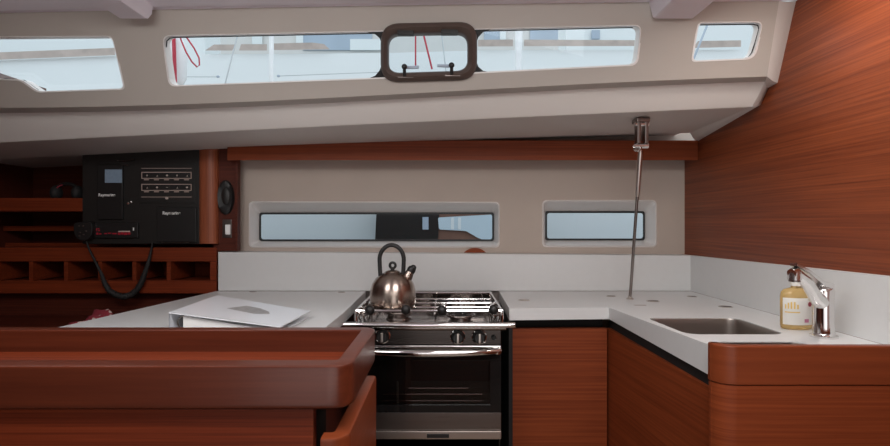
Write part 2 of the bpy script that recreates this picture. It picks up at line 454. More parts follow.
mb = MB(); sheet(mb, round_poly(fl, 0), [io], lambda x, y: hm(x, y, -.004)); mb.build('gasket', 'gasket', hr, 0)
for x0, x1 in ((398, 414), (441, 458)):
    mb = MB(); yy = 27 if x0 < 420 else 26.3
    p0, p1 = hm(x0, yy+9.5, .012), hm(x1, yy, .012)
    mb.box(p0.x, p1.x, p0.y-.012, p0.y+.010, p0.z, p1.z, .002); mb.build('hinge', 'black', hr)
for x, s in ((405, 1), (451.5, -1)):
    y = 68 if s > 0 else 66.5
    mb = MB(); c = hm(x, y, .022); mb.ball(c, .0078, (1, 1, 1.0)); mb.tube([c, hm(x, y+9, .020)], .0045); mb.build('latch_knob', 'black', hr)
    mb = MB(); a = hm(x+s*2, y+.3, .012); b2 = hm(x+s*14, y-.2, .012); mb.tube([a, b2], .0042); mb.build('latch_bar', 'boat_grey', hr)
    mb = MB(); p0, p1 = hm(x-6.5, y+11, .017), hm(x+9, y+8.5, .017); mb.box(p0.x, p1.x, p0.y-.006, p0.y+.004, min(p0.z, p1.z), max(p0.z, p1.z), .001); mb.build('latch_plate', 'steel_dark', hr)

# ------------------------------------------------------------------ walls
ZF = 0.0
mb = MB(); mb.box(-1.8, .93, -1.35, 2.5, -.03, ZF); tag(mb.build('floor', 'wood_sole'), kind='structure')
# right bulkhead, cut to the liner profile
prof = [(-1.35, 0), (2.5, 0), (2.5, OUT[4].z+.01), (OUT[4].y, OUT[4].z)]+[(p.y, p.z) for p in OUT[3::-1]]+[(1.40, OUT[0].z+.008), (-1.35, EZ+.58)]
mb = MB(); mb.prism([(XB, y, z) for y, z in prof], (.02, 0, 0)); tag(mb.build('wall_right', 'wood_y', smooth=0), 'mahogany veneered bulkhead on the right', kind='structure')
mb = MB(); mb.box(-1.82, -1.78, -1.35, 2.5, 0, EZ+.6); tag(mb.build('wall_left', 'wood_dark'), kind='structure')
mb = MB(); mb.box(-1.8, .93, -1.37, -1.33, 0, EZ+.6); tag(mb.build('wall_rear', 'wood_x'), kind='structure')
mb = MB(); mb.box(-1.8, -.855, 2.42, 2.46, 0, EZ+.4); mb.prism([(-.788, 2.125, 0), (-.86, 2.44, 0), (-.87, 2.44, 0), (-.798, 2.125, 0)], (0, 0, EZ+.4)); tag(mb.build('wall_left_back', 'wood_dark'), kind='structure')
# hull side wall with the two portlights
YW = 2.12; YG = 2.184
FA = round_poly([(249.5, 202), (499, 202.6), (499, 247), (249.5, 247)], 5)
FB = round_poly([(543, 200.8), (656, 200.8), (656, 246.6), (543, 246.6)], 5)
GA = round_poly([(259.3, 212.6), (494, 212.4), (494, 241.2), (259.3, 241.2)], 2.6)
GB = round_poly([(545.2, 211.2), (644.8, 211.2), (644.8, 240.4), (545.2, 240.4)], 2.6)
wl = [(238, 420), (700, 420), (700, 130), (238, 130)]
mb = MB(); sheet(mb, wl, [FA, FB], lambda x, y: W(x, y, YW)); tag(mb.build('wall_hull', 'hull_wall', smooth=0), 'beige padded hull side behind the galley', kind='structure')
for n, (fo, go, ilo) in enumerate(((FA, GA, 1.9), (FB, GB, 1.9))):
    root = thing('window_%d' % (n+4), W(sum(p[0] for p in fo)/len(fo), 224, YW), kind='structure')
    mb = MB(); o2 = offs(fo, 1.0)
    mb.rows([[W(x, y, YW+.001) for x, y in o2], [W(x, y, YW-.004) for x, y in fo], [W(x, y, YW-.001) for x, y in offs(fo, -1.2)], [W(x, y, YG) for x, y in go]], close_v=True)
    mb.build('window_frame', 'white_gel', root, 50)
    gi = offs(go, -ilo)
    mb = MB(); mb.rows([[W(x, y, YG-.001) for x, y in go], [W(x, y, YG-.004) for x, y in go], [W(x, y, YG-.004) for x, y in gi], [W(x, y, YG+.01) for x, y in gi]], close_v=True)
    mb.build('gasket', 'gasket', root, 40)
    mb = MB(); sheet(mb, gi, [], lambda x, y: W(x, y, YG+.004)); mb.build('pane', 'tint_glass', root, 0)
# wooden cove batten below the soffit
mb = MB(); x0, x1 = WX(226, 1.99), .9055
zt_, zb_ = WZ(139.5, 1.98), WZ(160.3, 2.0)
mb.prism([(x0, 2.0, zt_), (x0, 2.0, zb_), (x0, 2.118, zb_+.0145), (x0, 2.118, zt_)], (x1-x0, 0, 0), .002)
tag(mb.build('trim_3', 'wood_orange'), 'dark mahogany batten along the top of the hull side', kind='structure')

# ------------------------------------------------------------------ backsplash and worktops
WT = EZ-.248
mb = MB()
zA, zB = WZ(252, 2.04), WZ(255.5, 2.04); xa = WX(218, 2.04); xb = .906
mb.prism([(xa, 2.04, WT+.0005), (xb, 2.04, WT+.0005), (xb, 2.04, zB), (xa, 2.04, zA)], (0, .0785, 0), .002)
mb.prism([(.8945, 2.042, WT+.0005), (.8945, 1.05, WT+.0005), (.8945, 1.05, EZ-.1065), (.8945, 2.042, zB)], (.0122, 0, 0), 0)
tag(mb.build('backsplash', 'white_solid'), 'white backsplash upstand running behind the stove and along the wooden bulkhead', 'backsplash')

def catch(x, y, root, r=.016):
    mb = MB(); mb.lathe([(r, 0), (r, .0012), (r*.8, .0016), (r*.75, .0004), (0, .0004)], (x, y, WT), 'Z', 20); o = mb.build('lid_catch', 'steel', root)
    mb = MB(); mb.box(x-r*.8, x+r*.8, y-.005, y+.005, WT+.0004, WT+.0022, .0006); mb.build('ring', 'steel_dark', o, label='grey metal lifting ring')
# left worktop
wl_root = thing('worktop', (-.56, 1.6, WT-.034), 'white worktop slab left of the stove carrying the open binder', 'worktop')
mb = MB()
lt = [(-.835, 2.039), (-.2875, 2.039), (-.281, 1.56), (-.287, 1.15), (-.945, 1.15)]
mb.prism([(x, y, WT-.034) for x, y in lt], (0, 0, .034), .003); mb.build('slab', 'white_solid', wl_root)
for px, py in ((254, 290.8), (342, 291.3)):
    Y = .248*F/(py-223)-.02; catch(WX(px, Y), Y-.01, wl_root, .014)
# right worktop with sink cut-outs
wr_root = thing('worktop', (.6, 1.6, WT-.034), 'white L-shaped worktop with sink cut-outs between stove and bulkhead', 'worktop')
rt = [(.1965, 2.039), (.894, 2.039), (.894, 1.099), (.572, 1.099), (.5455, 1.108), (.5385, 1.138), (.481, 1.643), (.1865, 1.622)]
S1 = round_poly([(.526, 1.468), (.541, 1.248), (.762, 1.248), (.762, 1.468)], .034, 6); S2 = rrect(.562, .742, 1.112, 1.172, .02, 6)
mb = MB(); sheet(mb, rt, [S1, S2], lambda x, y: Vector((x, y, WT)))
# edge fascia, deeper towards the camera
def edge_strip(pts, th):
    top = [Vector((x, y, WT)) for x, y in pts]
    mb.rows([top, [Vector((x, y, WT-t)) for (x, y), t in zip(pts, th)]])
edge_strip([(.1965, 2.039), (.1865, 1.622), (.481, 1.643), (.5385, 1.138), (.5455, 1.108), (.572, 1.099)], [.034, .034, .034, .062, .063, .064])
mb.rows([[Vector((x, y, WT)) for x, y in S1], [Vector((x, y, WT-.012)) for x, y in S1]], close_v=True)
mb.rows([[Vector((x, y, WT)) for x, y in S2], [Vector((x, y, WT-.012)) for x, y in S2]], close_v=True)
bot = [(.1965, 2.039), (.894, 2.039), (.894, 1.099), (.572, 1.099), (.5455, 1.108), (.5385, 1.138), (.481, 1.643), (.1865, 1.622)]
mb.build('slab', 'white_solid', wr_root, 30)
for px, py in ((524, 300.2), (653, 301.2), (611, 296.3), (692, 296.6), (725.5, 306.8)):
    Y = .248*F/(py-223); catch(WX(px, Y), Y, wr_root, .02 if py > 298 else .016)
mb = MB(); Y = .248*F/82.2; mb.box(WX(634, Y), WX(646, Y), Y-.004, Y+.004, WT, WT+.0012, .0005); mb.build('slot_plate', 'steel', wr_root)
def sink(loop, depth, label, rim=.012):
    cx = sum(p[0] for p in loop)/len(loop); cy = sum(p[1] for p in loop)/len(loop)
    root = thing('sink', (cx, cy, WT-depth), label, 'sink', 'steel sinks in the worktop')
    sh = lambda k, z: [Vector((cx+(x-cx)*k, cy+(y-cy)*k, WT+z)) for x, y in loop]
    mb = MB(); g = mb.rows([sh(.995, -.002), sh(.985, -.004), sh(.975, -.02), sh(.95, -depth*.85), sh(.90, -depth*.97), sh(.8, -depth), sh(.12, -depth-.004)], close_v=True); mb.cap(g[-1])
    mb.build('basin', 'sink_steel', root, 50)
    mb = MB(); mb.lathe([(.02, 0), (.02, .003), (.014, .003), (.012, 0)], (cx, cy, WT-depth-.002), 'Z', 20); mb.build('drain', 'chrome', root)
sink(S1, .12, 'stainless steel sink basin sunk in the white worktop beside the tap')
sink(S2, .10, 'narrow steel sink sliver nearest the camera, just behind the wooden rail')

# ------------------------------------------------------------------ cabinets on the right
cr = thing('galley_cabinet', (.36, 1.85, 0), 'mahogany cabinet with plain door right of the stove under the worktop', 'cabinet')
GZ = WZ(328.5, 1.66)          # bottom of the dark shadow gap
mb = MB(); mb.box(.192, .478, 1.70, 2.03, 0, WT-.036); mb.box(.186, .197, 1.63, 1.70, 0, WT-.036); mb.build('carcass', 'void', cr)
mb = MB(); mb.box(.198, .481, 1.66, 1.682, .08, GZ, .002); mb.build('door', 'wood_orange', cr)
cl = thing('galley_cabinet', (.68, 1.4, 0), 'mahogany cabinet under the sink with angled door facing the aisle', 'cabinet')
mb = MB(); mb.prism([(.510, 1.70, 0), (.872, 1.70, 0), (.872, 1.15, 0), (.575, 1.15, 0)], (0, 0, .86)); mb.build('carcass', 'void', cl)
mb = MB(); mb.box(.53, .57, 1.2, 1.69, .86, WT-.064) if False else None
g0, g1 = WZ(329, 1.66), EZ-.338
a0, a1 = Vector((.485, 1.682, .08)), Vector((.541, 1.140, .08))
d3 = Vector((.02, .002, 0))
mb.bm.verts.new
t = bmesh.new(); vs = [t.verts.new(p) for p in (a0, a1, Vector((a1.x, a1.y, g1)), Vector((a0.x, a0.y, g0)))]
ws = [t.verts.new(v.co+d3) for v in vs]
t.faces.new(vs); t.faces.new(ws[::-1])
for i in range(4): t.faces.new([vs[i], ws[i], ws[(i+1) % 4], vs[(i+1) % 4]])
mb.merge(t); mb.build('door', 'wood_orange', cl)
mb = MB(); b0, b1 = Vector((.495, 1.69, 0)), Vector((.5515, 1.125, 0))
mb.face([b0+Vector((0, 0, .84)), b1+Vector((0, 0, .84)), b1+Vector((0, 0, WT-.064)), b0+Vector((0, 0, WT-.036))]); mb.build('shadow_gap', 'void', cl)  # black sheet standing in for the shade under the worktop edge
# end cabinet nearest the camera
ce = thing('end_cabinet', (.72, 1.09, 0), 'orange mahogany end panel with rounded fiddle rail in front of the sink', 'cabinet')
X0 = .522; YF = 1.075
def round_strip(xl, yf, yb, xr, r, off=0, n=10):   # plan of a front with a rounded left corner
    pts = [(xl+off, yb)]
    for k in range(n+1):
        a = PI+PI/2*k/n
        pts.append((xl+off+(r-off)+(r-off)*math.cos(a), yf+r+(r-off)*math.sin(a)))
    pts.append((xr, yf+off)); return pts
def wall_strip(root, name, mat, z0, z1, off0, th, bev=0, yb=1.148):
    mb = MB()
    a = round_strip(.5235, YF, yb, .8935, .040, off0); b = round_strip(.5235, YF, yb, .8935, .040, off0+th)
    V = lambda L, z, : [Vector((x, y, z)) for x, y in L]
    if bev:
        a1 = round_strip(.5235, YF, yb, .8935, .040, off0+bev*.3); a2 = round_strip(.5235, YF, yb, .8935, .040, off0+bev)
        b1 = round_strip(.5235, YF, yb, .8935, .040, off0+th-bev)
        rings = [V(a, z0+bev), V(a, z1-bev), V(a1, z1-bev*.3), V(a2, z1), V(b1, z1), V(b, z1-bev), V(b, z0), V(a2, z0)]
    else: rings = [V(a, z0), V(a, z1), V(b, z1), V(b, z0)]
    g = mb.rows(rings, close_u=True)
    mb.cap([r[0] for r in g]); mb.cap([r[-1] for r in g][::-1])
    return mb.build(name, mat, root, 50)
wall_strip(ce, 'fiddle_rail', 'wood_orange_rail', WZ(385.9, YF), EZ-.2365, 0, .020, .003, 1.106)
wall_strip(ce, 'end_panel', 'wood_orange', .03, WZ(386.2, YF), .0015, .018, 0, 1.106)

# left base cabinet
cb = thing('base_cabinet', (-.6, 1.6, 0), 'dark mahogany base cabinet beneath the left worktop', 'cabinet')
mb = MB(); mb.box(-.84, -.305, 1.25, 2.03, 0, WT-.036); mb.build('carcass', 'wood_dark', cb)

# ------------------------------------------------------------------ stove
SX0, SX1 = -.250, .155; YS = 1.55
st = thing('galley_stove', (-.05, 1.78, .42), 'stainless steel gimballed galley stove with black glass oven door', 'stove')
HP = EZ-.283
mb = MB(); mb.box(SX0, SX1, YS+.02, 2.0, .46, HP-.012, .004); mb.build('body', 'oven_black', st)
mb = MB(); mb.box(-.262, .17, 1.535, 2.005, HP-.012, HP, .004)
mb.box(-.262, .17, 1.995, 2.005, HP, EZ-.247, .002); mb.build('hob_plate', 'hob_steel', st)
mb = MB(); mb.tube([(-.272, 1.50, EZ-.273), (-.25, 1.497, EZ-.2725), (.16, 1.497, EZ-.2735), (.187, 1.50, EZ-.2735)], .0078, 12)
for x in (-.245, .15): mb.tube([(x, 1.50, EZ-.273), (x, 1.555, EZ-.283)], .006, 8)
mb.build('front_bar', 'chrome', st)
# raised fiddle rails
mb = MB(); zt = EZ-.247
r_ = .0042
loop = [(-.25, 1.575, zt), (.16, 1.575, zt), (.16, 1.985, zt), (-.25, 1.985, zt)]
mb.tube([loop[0], loop[1]], r_, 8); mb.tube([loop[1], loop[2]], r_, 8); mb.tube([loop[2], loop[3]], r_, 8); mb.tube([loop[3], loop[0]], r_, 8)
for x, y, z in loop: mb.tube([(x, y, HP), (x, y, zt)], .005, 8)
mb.build('fiddle', 'chrome', st)
mb = MB()
for y in (1.70, 1.79, 1.88): mb.tube([(-.24, y, EZ-.256), (.15, y, EZ-.256)], .0035, 8)
for x in (-.22, -.15, -.03, .05, .13): mb.tube([(x, 1.585, EZ-.259), (x, 1.975, EZ-.259)], .003, 8)
mb.build('pan_grid', 'chrome', st)
for x in (-.246, -.232, .142, .156):
    mb = MB(); mb.torus((x, 1.63, EZ-.262), .026, .0024, 'X', 20, 6, 1.3, .7); mb.torus((x, 1.74, EZ-.262), .03, .0024, 'X', 20, 6, 1.3, .6); mb.build('side_clip', 'chrome', st)
for px, py in ((370, 310), (406, 309.5), (442, 310), (493.5, 309.5)):
    Y = 1.566; x = WX(px, Y); z = WZ(py, Y)
    mb = MB(); mb.tube([(x, Y, z), (x, 1.64, z), (x+.012, 1.69, z)], .004, 8); o = mb.build('pan_clamp', 'chrome', st)
    mb = MB(); mb.ball((x, Y-.004, z), .0138, (1, .9, 1)); mb.build('clamp_knob', 'black', o, label='black ball knob')
for (bx, by, r) in ((-.138, 1.66, .030), (.045, 1.60, .030), (-.012, 1.86, .036), (.135, 1.86, .034)):
    mb = MB(); mb.lathe([(r*1.25, 0), (r*1.2, .004), (r, .006), (r, .016), (r*.8, .018), (0, .018)], (bx, by, HP), 'Z', 24); o = mb.build('burner', 'steel_dark', st)
    mb = MB(); mb.lathe([(r*.86, .0), (r*.9, .004), (r*.6, .008), (0, .009)], (bx, by, HP+.018), 'Z', 24); mb.build('burner_cap', 'black_soft', o)
    mb = MB(); mb.torus((bx, by, EZ-.2625), r*1.35, .0028)
    for k in range(4):
        a = PI/4+k*PI/2; mb.tube([(bx+r*.5*math.cos(a), by+r*.5*math.sin(a), EZ-.2605), (bx+r*1.6*math.cos(a), by+r*1.6*math.sin(a), EZ-.2605)], .0025, 6)
    mb.build('pan_support', 'steel_dark', o)
mb = MB(); mb.box(SX0, SX1, YS-.004, YS+.03, WZ(344.5, YS), HP-.013, .002); cpn = mb.build('control_panel', 'stove_dark', st)
def knob(px, py, r, name='control_knob'):
    x, z = WX(px, YS), WZ(py, YS)
    mb = MB(); mb.lathe([(r*1.12, 0), (r*1.12, -.003), (r*.96, -.004), (r*.9, -.02), (r*.75, -.023), (0, -.023)], (x, YS-.004, z), 'Y', 24); o = mb.build(name, 'black', cpn)
    mb = MB(); mb.box(x-r*.22, x+r*.22, YS-.036, YS-.026, z-r*.75, z+r*.8, .002); mb.build('grip', 'steel', o)
    mb = MB(); mb.torus((x, YS-.006, z), r*1.15, .0022, 'Y', 24, 6); mb.build('bezel', 'chrome', o)
for px, py in ((383, 335.5), (457.6, 336.2), (479, 336.4)): knob(px, py, .0165)
mb = MB(); mb.lathe([(.007, 0), (.007, -.006), (.005, -.008), (0, -.008)], (WX(493.7, YS), YS-.004, WZ(337, YS)), 'Y', 16); mb.build('igniter_button', 'black', cpn)
dz1, dz0 = WZ(345, YS), WZ(412, YS)
dr = thing('oven_door', (0, 0, 0)); dr.parent = st; dr.location = Vector((-.05, YS, dz0))-Vector(st.location)
mb = MB(); mb.box(SX0, SX1, YS-.006, YS+.012, WZ(348, YS), dz1, .002); mb.build('top_strip', 'chrome', dr)
mb = MB()
x0, x1 = SX0, SX1
mb.box(x0, x1, YS-.004, YS+.010, WZ(360, YS), WZ(348.3, YS), .001); mb.box(x0, x0+.035, YS-.004, YS+.010, dz0, WZ(360, YS)); mb.box(x1-.03, x1, YS-.004, YS+.010, dz0, WZ(360, YS)); mb.box(x0+.035, x1-.03, YS-.004, YS+.010, dz0, dz0+.02)
mb.build('door_frame', 'door_black', dr)
mb = MB(); mb.rows([[Vector((x0+.034, YS+.001, dz0+.018)), Vector((x1-.029, YS+.001, dz0+.018))], [Vector((x0+.034, YS+.001, WZ(359, YS))), Vector((x1-.029, YS+.001, WZ(359, YS)))]]); mb.build('glass', 'oven_glass', dr, 0)
mb = MB(); hz = WZ(353.5, 1.515)
pts = []
for k in range(13):
    t = k/12; pts.append((x0+.005+(x1-x0-.008)*t, 1.542-.030*math.sin(PI*t)**.5, hz+.0015))
mb.tube(pts, [.0075+.0035*math.sin(PI*k/12) for k in range(13)], 12)
for x in (x0+.012, x1-.012): mb.ball((x, 1.54, hz), .0105)
mb.build('handle', 'chrome', dr)
mb = MB()
for y in (388.6, 394.6, 401.3):
    w0, w1 = (408, 468) if y < 390 else (382, 482)
    mb.tube([(WX(w0, 1.552), 1.5565, WZ(y, 1.552)), (WX(w1, 1.552), 1.5565, WZ(y, 1.552))], .0016, 8)
mb.build('rack', 'chrome', st)
mb = MB(); mb.box(SX0, SX1, YS-.003, YS+.012, WZ(429.5, YS), WZ(412.5, YS), .001); mb.build('lower_panel', 'steel_dark', st)
mb = MB(); mb.box(SX0, SX1, YS-.010, YS+.010, WZ(438, YS), WZ(430, YS), .002); lb = mb.build('lower_strip', 'steel', st)
mb = MB(); mb.box(WX(427, YS), WX(449, YS), YS-.012, YS-.009, WZ(436.5, YS), WZ(432.5, YS), .001); mb.build('maker_plate', 'black', lb)
mb = MB(); mb.box(SX0, SX1, YS+.02, YS+.03, .30, WZ(438.5, YS)); mb.build('plinth', 'oven_black', st)
# stove recess behind the appliance
rb = MB(); rb.box(-.29, .195, 2.03, 2.038, 0, WT-.002)
tag(rb.build('trim_4', 'steel_dark'), 'dark backing of the stove recess', kind='structure')

# ------------------------------------------------------------------ kettle
KY = 1.685; KX = WX(393, KY); KZ = EZ-.2525
kt = thing('kettle', (KX, KY, KZ), 'round stainless steel kettle with black hoop handle on the left burner', 'kettle')
mb = MB()
pr = [(.060, 0), (.0655, .003), (.068, .012), (.0695, .03), (.068, .050), (.0625, .070), (.0525, .086), (.039, .097), (.027, .1035), (.022, .105)]
mb.lathe(pr, (KX, KY, KZ), 'Z', 48); mb.build('body', 'kettle_steel', kt, 60)
mb = MB(); mb.lathe([(.0225, .104), (.022, .107), (.013, .1105), (.0, .112)], (KX-.001, KY, KZ), 'Z', 32); ld = mb.build('lid', 'kettle_steel', kt, 60)
mb = MB(); mb.torus((KX-.001, KY, KZ+.125), .0085, .0040, 'Y', 20, 8); mb.tube([(KX-.001, KY, KZ+.11), (KX-.001, KY, KZ+.118)], .006, 10); mb.build('lid_knob', 'black', ld)
mb = MB(); pts = [(KX-.004+.034, KY, KZ+.094), (KX-.004+.0355, KY, KZ+.118)]
for k in range(25):
    a = PI*k/24; pts.append((KX-.004+.0365*math.cos(a), KY, KZ+.142+.044*math.sin(a)))
pts += [(KX-.004-.0355, KY, KZ+.118), (KX-.004-.034, KY, KZ+.094)]
mb.tube(pts, .0064, 12); mb.build('handle', 'black', kt)
mb = MB()
s0, s1 = Vector((KX+.036, KY-.004, KZ+.076)), Vector((KX+.0545, KY-.004, KZ+.110))
mb.tube([s0, s0.lerp(s1, .5), s1], [.018, .0145, .0115], 16); sp = mb.build('spout', 'kettle_steel', kt, 60)
mb = MB(); d = (s1-s0).normalized(); mb.tube([s1-d*.004, s1+d*.003, s1+d*.009, s1+d*.013], [.0128, .0132, .0118, .007], 14); mb.ball(s1+d*.006+Vector((.004, 0, .003)), .009); mb.build('spout_cap', 'black', sp)

# ------------------------------------------------------------------ tap, soap, tie rod
FX, FY = .824, 1.218
ft = thing('tap', (FX, FY, WT), 'chrome single lever mixer tap standing beside the sink', 'tap')
mb = MB(); mb.lathe([(.027, 0), (.027, .004), (.022, .006), (.0205, .010), (.0195, .05), (.0195, .088), (.0205, .10), (.019, .107), (.012, .111), (0, .112)], (FX, FY, WT), 'Z', 32); mb.build('body', 'chrome', ft, 50)
tip = Vector((.719, 1.152, EZ-.107)); d = Vector((tip.x-FX, tip.y-FY, 0)).normalized()
b0 = Vector((FX, FY, WT+.074))
pts = [b0+d*.005, b0+d*.035+Vector((0, 0, .014)), b0.lerp(tip, .6)+Vector((0, 0, .010)), tip+Vector((0, 0, .006)), tip+d*.012+Vector((0, 0, .004))]
mb = MB(); mb.tube(pts, [.016, .0145, .012, .0115, .009], 16); mb.tube([tip+Vector((0, 0, .008)), tip+Vector((0, 0, -.010))], [.0125, .0135], 18); spt = mb.build('spout', 'satin', ft, 50)
mb = MB(); mb.lathe([(.0112, -.0135), (.0115, -.0095)], tip, 'Z', 18); mb.build('aerator', 'steel_dark', spt)
side = Vector((-d.y, d.x, 0)); h0 = Vector((FX, FY, WT+.113)); h1 = Vector((tip.x-.003, tip.y-.002, EZ-.085))
ring = lambda c, w, t: [c+side*w+Vector((0, 0, t)), c-side*w+Vector((0, 0, t)), c-side*w-Vector((0, 0, t)), c+side*w-Vector((0, 0, t))]
mb = MB(); h2 = h0-d*.016+Vector((0, 0, -.004))
g = mb.rows([ring(h2, .014, .006), ring(h0, .018, .007), ring(h0+d*.03+Vector((0, 0, .007)), .014, .005), ring(h0.lerp(h1, .6)+Vector((0, 0, .003)), .009, .0035), ring(h1, .007, .003)], close_v=True); mb.cap(g[0][::-1]); mb.cap(g[-1]); mb.build('lever', 'satin', ft, 30)

BX, BY = .8245, 1.315
sb = thing('soap_bottle', (BX, BY, WT), 'clear bottle of golden liquid soap with white label behind the tap', 'bottle')
mb = MB(); bp = [(.026, 0), (.030, .003), (.031, .010), (.031, .078), (.0295, .086), (.025, .092), (.016, .0955), (.0105, .097), (.0105, .103)]
mb.lathe(bp, (BX, BY, WT), 'Z', 40, sx=1.16, sy=.72); mb.build('bottle_body', 'soap', sb, 60)
mb = MB(); mb.lathe([(.0125, .101), (.0125, .113), (.011, .115), (0, .115)], (BX, BY, WT), 'Z', 24); mb.build('cap', 'label_white', sb)
def lab(name, u0, u1, z0, z1, mat, par, e=.0006, n=12):
    mb = MB(); P = []
    for k in range(n+1):
        a = u0+(u1-u0)*k/n
        P.append((BX+(.031+e)*1.16*math.cos(a), BY+(.031+e)*.72*math.sin(a)))
    mb.rows([[Vector((x, y, WT+z0)) for x, y in P], [Vector((x, y, WT+z1)) for x, y in P]])
    return mb.build(name, mat, par, 60)
lo = lab('label', math.radians(196), math.radians(318), .012, .074, 'label_white', sb)
hs = [.010, .014, .016, .016, .010]
for k in range(5):
    a = math.radians(208+k*11); lab('letter', a, a+math.radians(6), .049, .049+hs[k], 'label_yellow', lo, .0011, 3)
lab('small_print', math.radians(207), math.radians(262), .040, .0425, 'label_yellow', lo, .0011, 6)
lab('logo', math.radians(278), math.radians(296), .018, .026, 'label_pink', lo, .0011, 4)
mb = MB(); a = math.radians(301); cpt = Vector((BX+.0322*1.14*math.cos(a), BY+.0322*.72*math.sin(a), WT+.060)); nrm = Vector((math.cos(a)/1.14, math.sin(a)/.72, 0)).normalized(); tv = Vector((-nrm.y, nrm.x, 0))
mb.face([cpt+nrm*.0006+tv*.0058*math.cos(2*PI*k/20)+Vector((0, 0, .0058*math.sin(2*PI*k/20))) for k in range(20)]); mb.build('red_seal', 'label_red', lo)

r0 = Vector((WX(630, 1.827), 1.827, WT)); r1 = W(640.5, 150, 1.72)
tr = thing('tie_rod', r0, 'slim stainless tie rod standing from worktop to roof liner', 'rod')
mb = MB(); mb.tube([r0, r0.lerp(r1, .62), r0.lerp(r1, .72)], .0048, 10); mb.build('rod', 'steel_dark', tr)
mb = MB(); mb.tube([r0.lerp(r1, .70), r0.lerp(r1, .74), r0.lerp(r1, .97), r1], [.0055, .0075, .0075, .005], 12); mb.build('terminal', 'steel', tr)
mb = MB(); mb.lathe([(.012, 0), (.012, .002), (.007, .005), (.006, .012)], r0, 'Z', 18); mb.build('foot_collar', 'steel', tr)
t0 = W(641.5, 147, 1.715); t1 = W(641.5, 119, 1.70)
mb = MB()
wb, dpt = .0105, .016
for sx in (-.017, .006):
    mb.prism([Vector((t0.x+sx, t0.y-.014, t0.z+.010)), Vector((t0.x+sx, t0.y+.012, t0.z+.006)), Vector((t1.x+sx, t1.y+.02, t1.z-.004)), Vector((t1.x+sx, t1.y-.016, t1.z-.002))], (.011, 0, 0), .002)
mb.box(t1.x-.02, t1.x+.02, t1.y-.02, t1.y+.03, t1.z-.012, t1.z+.002, .003)
mb.build('bracket', 'steel_dark', tr)
mb = MB(); mb.tube([(t0.x-.024, t0.y, t0.z+.004), (t0.x+.020, t0.y, t0.z+.004)], .0085, 14); mb.torus((t0.x-.014, t0.y-.004, t0.z-.002), .010, .004, 'Y', 16, 6); mb.build('clevis_pin', 'chrome', tr)
mb = MB(); mb.tube([(t1.x-.021, t1.y-.004, t1.z-.016), (t1.x+.020, t1.y-.004, t1.z-.016)], .0075, 14); mb.build('upper_pin', 'chrome', tr)

# wooden disc above the backsplash
zb_ = zA+(zB-zA)*(WX(475, 2.05)-xa)/(xb-xa)+.0005; cz = WZ(263.5, 2.11); R_ = .0585; q0 = math.asin((zb_-cz)/R_)
mb = MB(); mb.prism([(WX(475, 2.11)+R_*math.cos(q0+(PI-2*q0)*k/24), 2.112, cz+R_*math.sin(q0+(PI-2*q0)*k/24)) for k in range(25)], (0, .0065, 0), .001)
tag(mb.build('wooden_disc', 'wood_orange'), 'round orange wooden disc peeping over the backsplash right of the kettle', 'disc')

# ------------------------------------------------------------------ binder on the left worktop
bl, tl, tr_, br = Vector((-.611, 1.239, EZ-.200)), Vector((-.617, 1.513, EZ-.198)), Vector((-.352, 1.462, EZ-.232)), Vector((-.366, 1.243, EZ-.2325))
bd = thing('ring_binder', ((bl+br)/2+Vector((0, .12, 0))).to_2d().to_3d()+Vector((0, 0, WT)), 'white ring binder lying closed on the left worktop', 'binder')
def slab4(mb, q, th):
    up = Vector((0, 0, th)); t = bmesh.new(); a = [t.verts.new(p) for p in q]; b = [t.verts.new(p+up) for p in q]
    t.faces.new(a[::-1]); t.faces.new(b)
    for i in range(4): t.faces.new([a[i], a[(i+1) % 4], b[(i+1) % 4], b[i]])
    mb.merge(t)
mb = MB(); slab4(mb, [bl, br, tr_, tl], .0025); cv = mb.build('front_cover', 'binder', bd)
flat = lambda v, z, k=0: Vector((v.x, v.y, z))
mb = MB(); slab4(mb, [flat(bl, WT+.0005), flat(br, WT+.0005)+Vector((-.006, .012, 0)), flat(tr_, WT+.0005)+Vector((-.004, 0, 0)), flat(tl, WT+.0005)], .0025); mb.build('back_cover', 'binder', bd)
mb = MB(); mb.rows([[flat(bl, WT+.0006), flat(bl, bl.z+.001)], [flat(tl, WT+.0006), flat(tl, tl.z+.001)]]); mb.rows([[flat(bl, WT+.0006)+Vector((.0025, 0, 0)), flat(bl, bl.z)+Vector((.0025, 0, 0))], [flat(tl, WT+.0006)+Vector((.0025, 0, 0)), flat(tl, tl.z)+Vector((.0025, 0, 0))]]); mb.build('spine', 'binder', bd)
mb = MB(); i = Vector((.028, .008, 0)); n = 10
pa, pb, pc, pd = bl+i, br+Vector((-.03, .012, 0)), tr_+Vector((-.03, -.01, 0)), tl+Vector((.028, -.01, 0))
t = bmesh.new(); hi = [t.verts.new(p-Vector((0, 0, .007))) for p in (pa, pb, pc, pd)]; lw = [t.verts.new(flat(p, WT+.004)) for p in (pa, pb, pc, pd)]
t.faces.new(hi); t.faces.new(lw[::-1])
for k in range(4): t.faces.new([lw[k], lw[(k+1) % 4], hi[(k+1) % 4], hi[k]])
mb.merge(t); mb.build('pages', 'paper', bd)
for f in (.12, .5, .88):
    c = bl.lerp(tl, f); mb = MB(); mb.torus((c.x+.020, c.y, WT+.022), .015, .0016, 'Y', 18, 6); mb.build('ring', 'steel_dark', bd)
mb = MB(); bil = lambda u, v: (bl.lerp(br, u)).lerp(tl.lerp(tr_, u), v)+Vector((0, 0, .0032))
mb.face([bil(u, v) for u, v in ((.33, .46), (.62, .40), (.74, .50), (.70, .60), (.58, .70), (.43, .72))]); mb.build('printed_picture', 'print_grey', cv)

